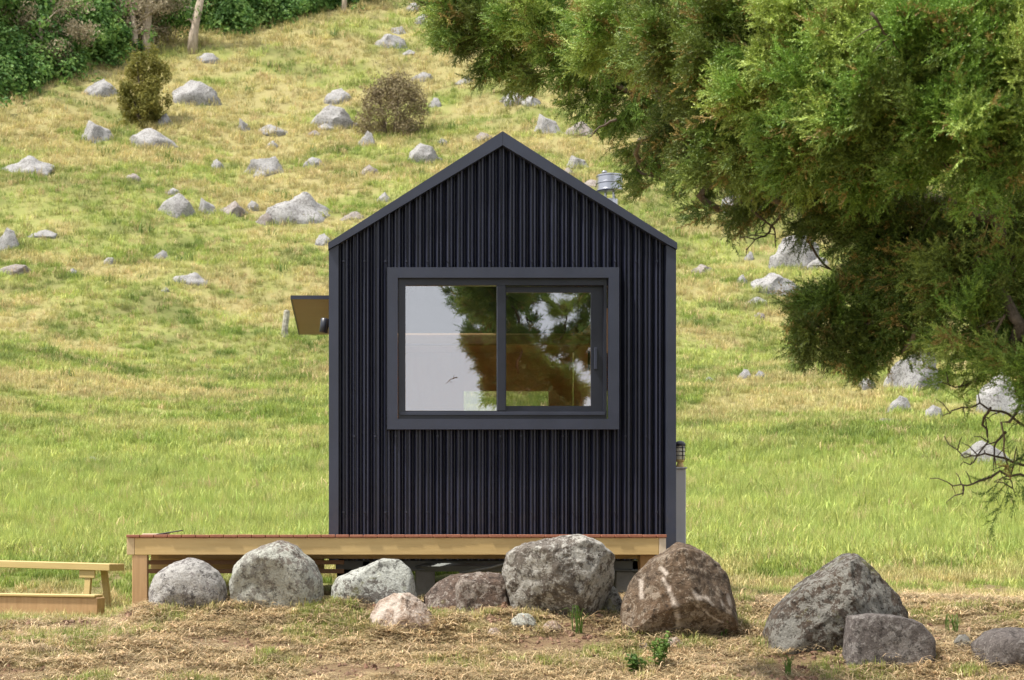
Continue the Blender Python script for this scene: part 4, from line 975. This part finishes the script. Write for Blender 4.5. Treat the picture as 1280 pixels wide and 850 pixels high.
def tuft(seed, n, h, spread, lean, width, flat=0.0, heads=0):
    rg = random.Random(seed); V = []; F = []
    for i in range(n):
        an = rg.uniform(0, 2 * math.pi); r = spread * math.sqrt(rg.random()); x, y = r * math.cos(an), r * math.sin(an)
        la = rg.uniform(0, 2 * math.pi); L = h * rg.uniform(.45, 1.1); ln = lean * rg.uniform(.2, 1.1) + flat * rg.uniform(.5, 1)
        w = width * rg.uniform(.7, 1.3); dx_, dy_ = math.cos(la), math.sin(la); px_, py_ = -dy_, dx_
        k = len(V); cx, cy, cz = x, y, -.01; ang = math.pi / 2 - flat * rg.uniform(.7, 1.25)
        for j in range(4):
            ww = w * (1, .85, .55, .06)[j]
            V.append((cx + px_ * ww, cy + py_ * ww, cz)); V.append((cx - px_ * ww, cy - py_ * ww, cz))
            st_ = L / 3; cx += dx_ * math.cos(ang) * st_; cy += dy_ * math.cos(ang) * st_; cz += math.sin(ang) * st_
            ang -= ln * .8
            if flat and cz < .004: cz = .004 + rg.uniform(0, .012)
        for j in range(3): F.append((k + 2 * j, k + 2 * j + 1, k + 2 * j + 3, k + 2 * j + 2))
    return V, F

srcs = []
for s_ in range(4): srcs.append(src_obj('tuft_a%d' % s_, *tuft(s_, 24, 1.0, .60, .75, .030), M['grass']))       # pasture tuft, unit height
for s_ in range(3): srcs.append(src_obj('tuft_b%d' % s_, *tuft(20 + s_, 30, 1.0, .48, .48, .0115), M['grass']))    # tall fine grass
for s_ in range(4): srcs.append(src_obj('tuft_c%d' % s_, *tuft(40 + s_, 20, 1.0, .55, .15, .016, flat=1.25), M['grass']))  # dead lying thatch
source('grass_sources', srcs)

def scatter_grass():
    D = []; X = []
    bands = [(9.3, 10.4, 600), (10.4, 12.7, 1150), (12.7, 16, 260), (16, 20, 170), (20, 26, 120), (26, 34, 75), (34, 45, 42), (45, 60, 24), (60, 80, 14), (80, 105, 9.5), (105, 135, 5)]
    for a, b, den in bands:
        area = .86 * (b * b - a * a) / 2; n = int(area * den)
        d = np.sqrt(RNG.uniform(a * a, b * b, n)); X.append((RNG.uniform(-.30, .56, n)) * d); D.append(d)
    for bx_, by_, br_ in BASES:
        nb = 260; an = RNG.uniform(0, 6.283, nb); rr_ = br_ * RNG.uniform(.85, 1.35, nb); X.append(bx_ + rr_ * np.cos(an)); D.append(by_ + .8 * rr_ * np.sin(an))
    x = np.concatenate(X); y = np.concatenate(D)
    col, soil, hg = zone(x, y)
    inside = (x > XL - .02) & (x < XR + .02) & (y > 12.95) & (y < YB + .05)
    under = (x > dx(160)) & (x < dx(832)) & (y > 12.5) & (y < 17.2)
    pe = VX + x / y * FPX
    keep = ~inside & (RNG.random(len(x)) > soil * .72) & ~(under & (RNG.random(len(x)) < .85))
    x, y, col, hg, soil = x[keep], y[keep], col[keep], hg[keep], soil[keep]; under = under[keep]
    n = len(x); z = ground(x, y)
    r1 = RNG.random(n); idx = RNG.integers(0, 4, n)
    lush = ss(19, 22, y) * (1 - ss(33, 42, y)); tall = RNG.random(n) < lush * .75 + .1
    idx = np.where(tall, RNG.integers(4, 7, n), idx)
    front = 1 - ss(12.5, 13.5, y)
    deadp = np.clip(front * (.50 + .38 * ss(.30, .48, col[:, 0])) + (1 - ss(17, 20, y)) * .15, 0, 1)
    dead = RNG.random(n) < deadp; idx = np.where(dead, RNG.integers(7, 11, n), idx)
    h = np.interp(y, [9, 12.5, 14, 18, 21, 27, 34, 45, 60, 80, 105, 135], [.045, .042, .05, .07, .145, .17, .155, .14, .17, .21, .26, .34]) * (.45 + .9 * hg) * RNG.uniform(.6, 1.4, n)
    h = np.where(dead, .105 * RNG.uniform(.4, 1.5, n), h)
    h = np.where(under, h * .4, h) * (1 - .7 * soil)
    big = (RNG.random(n) < .012) & (y > 50); h = np.where(big, h * 1.5, h)
    w = np.where(tall, .75, 1.0) * h * RNG.uniform(.9, 1.5, n); w = np.maximum(w, y * .0026)
    scl = np.stack([w, w, h], 1)
    # blades lean with the slope's wind and lie of the land a little
    rot = np.stack([RNG.normal(0, .12, n), RNG.normal(0, .12, n), RNG.uniform(0, 6.283, n)], 1)
    tint = col * RNG.uniform(.7, 1.3, (n, 1)) * RNG.uniform(.94, 1.06, (n, 3))
    straw = RNG.random(n) < (.06 + .06 * ss(40, 90, y)); tint = np.where(straw[:, None], G_STRAW * RNG.uniform(.7, 1.15, (n, 1)), tint)
    tint = np.where(big[:, None], np.where((RNG.random(n) < .5)[:, None], G_DARK * 1.2, G_STRAW * .9), tint)
    tint = np.where(dead[:, None], lerp(np.broadcast_to(G_DEAD, (n, 3)), np.array((.68, .55, .34)), RNG.random(n)) * (RNG.uniform(.5, 1.3, (n, 1))) * np.where(RNG.random((n, 1)) < .2, .65, 1), tint)
    o = instancer('grass', np.stack([x, y, z], 1), rot, scl, idx, tint, HID['grass_sources'])
    tag(o, 'green and straw coloured pasture grass over the ground', 'grass', kind='stuff')
    return n
NG = scatter_grass()

def scatter_clods():
    objs = []
    for s_ in range(4):
        bm = bmesh.new(); bmesh.ops.create_icosphere(bm, subdivisions=2, radius=1)
        for v in bm.verts: v.co *= 1 + .55 * mnoise.noise(v.co * 1.7 + Vector((s_ * 9, 2, 1))) + .2 * mnoise.noise(v.co * 5 + Vector((s_, 0, 0)))
        me = bpy.data.meshes.new('clod'); bm.to_mesh(me); bm.free(); me.materials.append(M['clod']); objs.append(bpy.data.objects.new('clod%d' % s_, me))
    source('clod_sources', objs)
    n = 26000; y = RNG.uniform(9.6, 12.7, n); x = RNG.uniform(-.25, .5, n) * y
    _, soil, _ = zone(x, y)
    heap = np.zeros(n)
    for bx_, by_, br_ in BASES[3:]: heap = np.maximum(heap, np.exp(-((x - bx_) / (br_ * 1.25)) ** 2 - ((y - by_ + .12) / (br_ * 1.0)) ** 2))
    k = RNG.random(n) < np.clip(soil * .55 + heap * .5 + .03, 0, 1); x, y = x[k], y[k]; n = len(x); z = ground(x, y)
    r = .004 + .018 * RNG.random(n) ** 4
    tint = lerp(np.broadcast_to(G_SOIL, (n, 3)), np.array((.33, .245, .16)), RNG.random(n) ** 2) * RNG.uniform(.35, 1.1, (n, 1))
    o = instancer('soil_clods', np.stack([x, y, z], 1), RNG.uniform(0, 6.28, (n, 3)), np.stack([r * 1.3, r, r * .7], 1), RNG.integers(0, 4, n), tint, HID['clod_sources'])
    tag(o, 'loose brown soil clods scattered round the boulders', 'soil', kind='stuff')
scatter_clods()

# clumps of longer blades and weeds near the boulders
def weed(px, py, hpx, n, label, seed, broad=True):
    rg = random.Random(seed); dd = np.linspace(9.5, 13, 800)
    k = np.argmin(np.abs(ground((px - VX) / FPX * dd, dd) - (CZ + (VY - py) / FPX * dd))); d = float(dd[k]); xx = (px - VX) / FPX * d
    g = gz(xx, d); o = thing('weed', (xx, d, g), label, 'weed', 'weeds among the boulders'); H = hpx / FPX * d
    for i in range(n):
        an = rg.uniform(0, 6.28); tip = Vector((xx + math.cos(an) * H * rg.uniform(.1, .5), d + math.sin(an) * H * .4, g + H * rg.uniform(.6, 1.05)))
        b = Vector((xx + rg.uniform(-.03, .03), d + rg.uniform(-.03, .03), g - .02)); m = b.lerp(tip, .5) + Vector((rg.uniform(-.01, .01), 0, .02))
        if broad:
            tube('stalk', [b, m, tip], [.003, .0025, .0015], M['weed'], o, 5)
            V = []; F = []; rn = np.random.default_rng(seed * 13 + i)
            for t_ in np.linspace(.35, 1, 8):
                c = b.lerp(m, t_ * 2) if t_ < .5 else m.lerp(tip, t_ * 2 - 1)
                q = np.array(c)[None] + rn.normal(0, .013, (4, 3)); leaves(V, F, q, np.repeat(np.array([[0, -.3, 1.]]), 4, 0), .017, rn, .55)
            mesh_obj('leaves', V, F, M['weed'], o)
        else:
            w = .004; s = Vector((-math.sin(an), math.cos(an), 0)) * w
            tip2 = tip + Vector((math.cos(an) * H * .35, 0, -H * .12))
            V = [b - s, b + s, m + s, m - s, tip + s * .6, tip - s * .6, tip2]
            mesh_obj('blade', V, [(0, 1, 2, 3), (3, 2, 4, 5), (5, 4, 6)], M['weed'], o)
weed(826, 835, 45, 7, 'leafy green seedling in the soil below the peaked brown boulder', 1)
weed(795, 842, 24, 5, 'low leafy seedling left of the taller green seedling', 2)
weed(722, 790, 34, 14, 'tuft of long green blades at the foot of the biggest block', 3, False)
weed(905, 795, 26, 12, 'dark green tuft at the right foot of the peaked brown boulder', 4, False)
weed(1190, 792, 26, 16, 'green tuft behind the grey slab', 5, False)
weed(985, 845, 26, 14, 'yellow green tuft at the bottom edge below the wedge boulder', 6, False)
weed(390, 752, 18, 10, 'thin tuft at the right foot of the large rounded boulder', 7, False)

# ------------------------------------------------------------------ overhanging conifer at the right
TR = Vector((4.6, 7.2, 0)); TR.z = gz(TR.x, TR.y)
tree = thing('totara_tree', tuple(TR), 'large overhanging conifer with fine needle foliage at upper right', 'tree')
trunk_pts = [TR + Vector(p) for p in ((0, 0, -.3), (.02, 0, .8), (-.05, .05, 2.0), (.08, .1, 3.6), (0, .05, 5.4), (.1, 0, 7.4), (.05, 0, 9.0))]
tube('trunk', trunk_pts, [.36, .30, .26, .22, .16, .09, .03], M['bark'], tree, 14)
# foliage pads: photo position, half-size in photo pixels, distance, fill, tone (0 fresh .. 1 browner, underside shade painted in)
PADS = [
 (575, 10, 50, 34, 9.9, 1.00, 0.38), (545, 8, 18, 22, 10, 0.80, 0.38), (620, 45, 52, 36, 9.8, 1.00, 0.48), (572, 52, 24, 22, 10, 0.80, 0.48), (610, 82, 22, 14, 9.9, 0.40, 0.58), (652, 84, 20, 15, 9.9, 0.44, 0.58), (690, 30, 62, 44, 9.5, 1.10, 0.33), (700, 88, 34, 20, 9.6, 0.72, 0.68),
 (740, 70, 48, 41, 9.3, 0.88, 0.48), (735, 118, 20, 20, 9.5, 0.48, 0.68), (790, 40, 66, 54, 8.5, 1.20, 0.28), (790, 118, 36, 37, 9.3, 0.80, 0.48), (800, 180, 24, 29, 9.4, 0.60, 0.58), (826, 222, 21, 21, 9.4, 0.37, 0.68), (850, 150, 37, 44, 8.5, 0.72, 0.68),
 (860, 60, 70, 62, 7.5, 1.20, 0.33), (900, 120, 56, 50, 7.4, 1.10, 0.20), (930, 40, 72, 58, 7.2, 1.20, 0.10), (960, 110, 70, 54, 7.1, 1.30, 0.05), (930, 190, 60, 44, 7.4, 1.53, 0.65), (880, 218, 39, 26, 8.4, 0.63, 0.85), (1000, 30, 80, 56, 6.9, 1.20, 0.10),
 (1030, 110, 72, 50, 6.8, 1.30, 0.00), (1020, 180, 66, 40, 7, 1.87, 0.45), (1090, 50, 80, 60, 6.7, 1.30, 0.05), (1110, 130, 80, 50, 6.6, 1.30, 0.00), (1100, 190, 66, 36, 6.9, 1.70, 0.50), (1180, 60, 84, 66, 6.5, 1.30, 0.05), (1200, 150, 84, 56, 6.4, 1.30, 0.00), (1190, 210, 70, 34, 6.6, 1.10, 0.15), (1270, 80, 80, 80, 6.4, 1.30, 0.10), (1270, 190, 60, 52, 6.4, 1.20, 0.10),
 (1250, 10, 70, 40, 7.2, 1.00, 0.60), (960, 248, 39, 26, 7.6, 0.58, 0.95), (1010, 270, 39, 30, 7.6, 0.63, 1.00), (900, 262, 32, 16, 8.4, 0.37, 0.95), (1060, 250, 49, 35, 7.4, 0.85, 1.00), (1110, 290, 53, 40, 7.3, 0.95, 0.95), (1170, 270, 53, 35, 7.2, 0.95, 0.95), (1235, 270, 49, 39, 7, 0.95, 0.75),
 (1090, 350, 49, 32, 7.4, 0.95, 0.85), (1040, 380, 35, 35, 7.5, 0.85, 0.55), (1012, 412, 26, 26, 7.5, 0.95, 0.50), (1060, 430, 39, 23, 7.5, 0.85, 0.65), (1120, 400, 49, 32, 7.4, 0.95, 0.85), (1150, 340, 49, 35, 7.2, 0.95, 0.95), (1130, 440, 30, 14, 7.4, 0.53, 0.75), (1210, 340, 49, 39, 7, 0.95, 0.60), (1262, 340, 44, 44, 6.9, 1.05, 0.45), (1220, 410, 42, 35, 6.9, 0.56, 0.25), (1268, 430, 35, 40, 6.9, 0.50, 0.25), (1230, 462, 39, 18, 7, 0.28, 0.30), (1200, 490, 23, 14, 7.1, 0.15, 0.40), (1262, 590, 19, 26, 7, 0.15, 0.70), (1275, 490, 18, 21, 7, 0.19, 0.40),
]
for k in range(70):      # the rest of the crown, beyond the frame: above, to the right and towards the viewer
    rr = random.Random(900 + k); an = rr.uniform(0, 6.283); zz = rr.uniform(2.2, 8.6)
    rad = rr.uniform(.5, 1) * 3.4 * (1 - ((zz - 3.6) / 6.2) ** 2)
    q = TR + Vector((rad * math.cos(an), rad * .85 * math.sin(an), zz))
    if q.y < 2.2: continue
    px, py = VX + q.x / q.y * FPX, VY - (q.z - CZ) / q.y * FPX; hp = .36 / q.y * FPX
    if px - hp < 1300 and py + hp * .8 > -30: continue
    PADS.append((px, py, hp * rr.uniform(.9, 1.3), hp * rr.uniform(.6, .9), q.y, 1.0, .2))
rr = random.Random(5)
for xx in np.arange(1.45, 3.6, .27):      # limbs reaching towards the viewer, above the frame
    for zz in np.arange(2.75, 4.4, .25):
        yy = rr.uniform(4.6, 5.7); hp = .30 / yy * FPX
        if xx < 1.6 and zz < 3.2: continue
        px, py = VX + xx / yy * FPX, VY - (zz + rr.uniform(-.1, .1) - CZ) / yy * FPX
        if py + hp > -25: continue
        PADS.append((px, py, hp * 1.1, hp * .8, yy, .8, .2))
for px in range(1350, 2100, 105):         # the body of the crown between the visible boughs and the trunk
    for py in range(-160, 480, 105):
        if py > 300 and px > 1700: continue
        PADS.append((px + rr.uniform(-35, 35), py + rr.uniform(-35, 35), rr.uniform(62, 92), rr.uniform(48, 66), rr.uniform(6.3, 7.8), rr.uniform(.7, 1.1), rr.uniform(.1, .5)))
pads3 = [(P(a, b, d), rx / FPX * d, ry / FPX * d, fill, tone, a, b) for a, b, rx, ry, d, fill, tone in PADS]
nodes = [(trunk_pts[i].lerp(trunk_pts[i + 1], f), -1) for i in range(1, 6) for f in (0, .5)]
order = sorted(range(len(pads3)), key=lambda i: (Vector((pads3[i][0].x, pads3[i][0].y, 0)) - Vector((TR.x, TR.y, 0))).length)
edges = []; kids = {}
for i in order:
    c = pads3[i][0]; rd = (Vector((c.x - TR.x, c.y - TR.y, 0))).length
    best = None
    for j, (q, pi) in enumerate(nodes):
        rq = Vector((q.x - TR.x, q.y - TR.y, 0)).length
        cost = (q - c).length + (0.9 if q.z > c.z + .9 else 0) + .25 * abs(rd - rq)
        if best is None or cost < best[0]: best = (cost, j)
    nodes.append((c, best[1])); edges.append((best[1], len(nodes) - 1))
    j = best[1]
    while j != -1: kids[j] = kids.get(j, 0) + 1; j = nodes[j][1]
rgb = random.Random(77)
for a, b in edges:
    A, B = nodes[a][0], nodes[b][0]; L = (B - A).length
    ra = .005 + .0030 * math.sqrt(kids.get(b, 0) + 1) ; rb_ = .003 + .0028 * math.sqrt(kids.get(b, 0))
    sag = Vector((rgb.gauss(0, .05), rgb.gauss(0, .05), .10 * L)); tw_ = Vector((rgb.gauss(0, .05), rgb.gauss(0, .05), rgb.gauss(0, .03)))
    ts = [k / 8 for k in range(9)]
    pts = [A.lerp(B, t_) + sag * (4 * t_ * (1 - t_)) + tw_ * math.sin(2 * math.pi * t_) + (Vector((rgb.gauss(0, .008), rgb.gauss(0, .008), rgb.gauss(0, .008))) if 0 < t_ < 1 else Vector()) for t_ in ts]
    tube('branch', pts, [ra + (rb_ - ra) * t_ for t_ in ts], M['bark'], tree, 8)

# sprig: a twig with side shoots clothed in needles, along +Z
def sprig(seed, nshoot, dense):
    rg = random.Random(seed); V = []; F = []
    def needle(p, d, L, w):
        s = d.cross(Vector((rg.gauss(0, 1), rg.gauss(0, 1), rg.gauss(0, 1)))).normalized() * w
        k = len(V); V.extend([p, p + d * L * .45 + s, p + d * L, p + d * L * .45 - s]); F.append((k, k + 1, k + 2, k + 3))
    def shoot(p0, d, L):
        n = max(6, int(L / .0042 * dense)); bend = Vector((rg.gauss(0, .12), rg.gauss(0, .12), .15))
        p = p0.copy(); dd = d.copy()
        k = len(V); s = dd.cross(Vector((.3, .5, .2))).normalized() * .0016
        V.extend([p - s, p + s, p + dd * L + s * .5, p + dd * L - s * .5]); F.append((k, k + 1, k + 2, k + 3))
        for i in range(n):
            t_ = i / n; q = p0 + d * L * t_ + bend * L * t_ * t_ * .4
            r = Vector((rg.gauss(0, 1), rg.gauss(0, 1), rg.gauss(0, 1))); r = (r - r.dot(d) * d).normalized()
            needle(q, (d * rg.uniform(.55, 1.0) + r * .75).normalized(), rg.uniform(.013, .023) * (1.05 - .3 * t_), .0023)
    ax = Vector((0, 0, 1)); L = .17
    k = len(V); V.extend([(-.0025, 0, -.06), (.0025, 0, -.06), (.0012, 0, L), (-.0012, 0, L)]); F.append((k, k + 1, k + 2, k + 3)); V[k:k + 4] = [Vector(v) for v in V[k:k + 4]]
    shoot(Vector((0, 0, L * .55)), ax, L * .5)
    for i in range(nshoot):
        t_ = rg.uniform(.05, .9); an = rg.uniform(0, 6.283); d = Vector((math.cos(an) * .8, math.sin(an) * .8, rg.uniform(.5, 1.1))).normalized()
        shoot(Vector((0, 0, L * t_)), d, rg.uniform(.045, .085))
    return V, F
source('sprig_sources', [src_obj('sprig%d' % i, *sprig(i, (7, 9, 8, 10, 6)[i], 1.0), M['needle']) for i in range(5)])

def euler_to(dirs, rng):
    """euler angles that turn +Z onto each direction with a random roll"""
    out = np.empty((len(dirs), 3), np.float32)
    for i, d in enumerate(dirs):
        q = Vector(d).to_track_quat('Z', 'Y'); e = (q.to_matrix() @ Matrix.Rotation(rng.uniform(0, 6.283), 3, 'Z')).to_euler(); out[i] = e
    return out

def foliage():
    rg = np.random.default_rng(99); PT = []; DR = []; TN = []; SC = []
    FRESH = np.array((.19, .33, .055)); LIME = np.array((.39, .49, .12)); OL = np.array((.13, .165, .032)); BR = np.array((.34, .25, .08)); DKG = np.array((.06, .10, .022))
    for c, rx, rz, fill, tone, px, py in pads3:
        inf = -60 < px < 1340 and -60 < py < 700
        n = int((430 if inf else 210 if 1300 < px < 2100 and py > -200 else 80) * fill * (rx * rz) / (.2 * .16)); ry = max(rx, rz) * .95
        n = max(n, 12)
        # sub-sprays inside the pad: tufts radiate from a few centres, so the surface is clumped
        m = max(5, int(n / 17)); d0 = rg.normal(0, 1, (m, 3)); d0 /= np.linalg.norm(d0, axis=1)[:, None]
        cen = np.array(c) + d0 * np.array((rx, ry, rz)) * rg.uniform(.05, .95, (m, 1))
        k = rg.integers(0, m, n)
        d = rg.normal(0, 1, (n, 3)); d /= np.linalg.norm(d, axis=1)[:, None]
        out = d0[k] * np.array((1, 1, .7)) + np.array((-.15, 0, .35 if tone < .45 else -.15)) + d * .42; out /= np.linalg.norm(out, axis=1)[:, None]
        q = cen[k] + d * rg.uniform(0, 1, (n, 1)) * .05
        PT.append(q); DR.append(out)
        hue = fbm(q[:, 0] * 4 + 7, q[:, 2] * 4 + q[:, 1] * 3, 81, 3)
        t_ = lerp(np.broadcast_to(FRESH, (n, 3)), LIME, ss(.48, .66, hue)); t_ = lerp(t_, OL, np.clip(ss(.5, .3, hue) * .8 + tone * .55, 0, 1)); t_ = lerp(t_, DKG, np.full(n, max(0, tone - .4) * 1.15))  # high tone paints the crown's underside shade into the needle tint
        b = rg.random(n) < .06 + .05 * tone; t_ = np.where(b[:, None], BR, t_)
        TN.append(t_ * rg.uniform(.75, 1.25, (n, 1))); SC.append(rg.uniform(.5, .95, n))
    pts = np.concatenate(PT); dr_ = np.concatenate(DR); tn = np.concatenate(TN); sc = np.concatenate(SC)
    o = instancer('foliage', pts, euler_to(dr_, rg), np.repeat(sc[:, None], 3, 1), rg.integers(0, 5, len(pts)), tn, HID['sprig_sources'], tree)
    o['kind'] = 'stuff'; return len(pts)
NF = foliage()
# bare twigs
TW = [[(1300, 545), (1262, 520), (1225, 505), (1190, 512), (1178, 520)], [(1240, 510), (1228, 530), (1236, 552), (1216, 578), (1200, 582)], [(1290, 585), (1255, 572), (1232, 568), (1205, 572), (1180, 545)],
      [(1290, 600), (1250, 590), (1215, 608), (1192, 606), (1162, 598)], [(1205, 607), (1203, 620)], [(1255, 540), (1242, 560), (1245, 585)], [(1250, 430), (1225, 470), (1200, 485), (1178, 478)], [(1290, 560), (1270, 575), (1262, 600), (1268, 615)],
      [(975, 270), (960, 290), (945, 300), (932, 312)], [(1180, 200), (1190, 240), (1170, 268), (1160, 275)], [(1275, 260), (1230, 290), (1190, 310), (1165, 330)], [(1090, 15), (1105, 40), (1125, 65)], [(940, 262), (968, 285), (970, 310)], [(770, 150), (748, 160), (735, 172)], [(1010, 300), (1030, 330), (1060, 350), (1075, 380)]]
for k, tw in enumerate(TW):
    rr = random.Random(k); d = 7.0 if tw[0][0] > 1100 else 7.5
    if k in (11,): d = 6.3
    pts = [P(x, y, d + rr.uniform(-.06, .06)) for x, y in tw]
    sm = []
    for i in range(len(pts) - 1):
        for f in (0, .33, .66): sm.append(pts[i].lerp(pts[i + 1], f) + Vector((rr.gauss(0, .004), rr.gauss(0, .004), rr.gauss(0, .004))))
    sm.append(pts[-1])
    tube('bare_twig', sm, [.0065 - .0048 * i / (len(sm) - 1) for i in range(len(sm))], M['twig'], tree, 5)
    for i in range(2, len(sm) - 1, 2):
        e = sm[i] + Vector((rr.uniform(-.11, .04), rr.uniform(-.05, .05), rr.uniform(-.07, .07))); tube('twiglet', [sm[i], sm[i].lerp(e, .5) + Vector((0, 0, .01)), e], [.003, .0022, .001], M['twig'], tree, 4)
print('grass', NG, 'sprigs', NF)
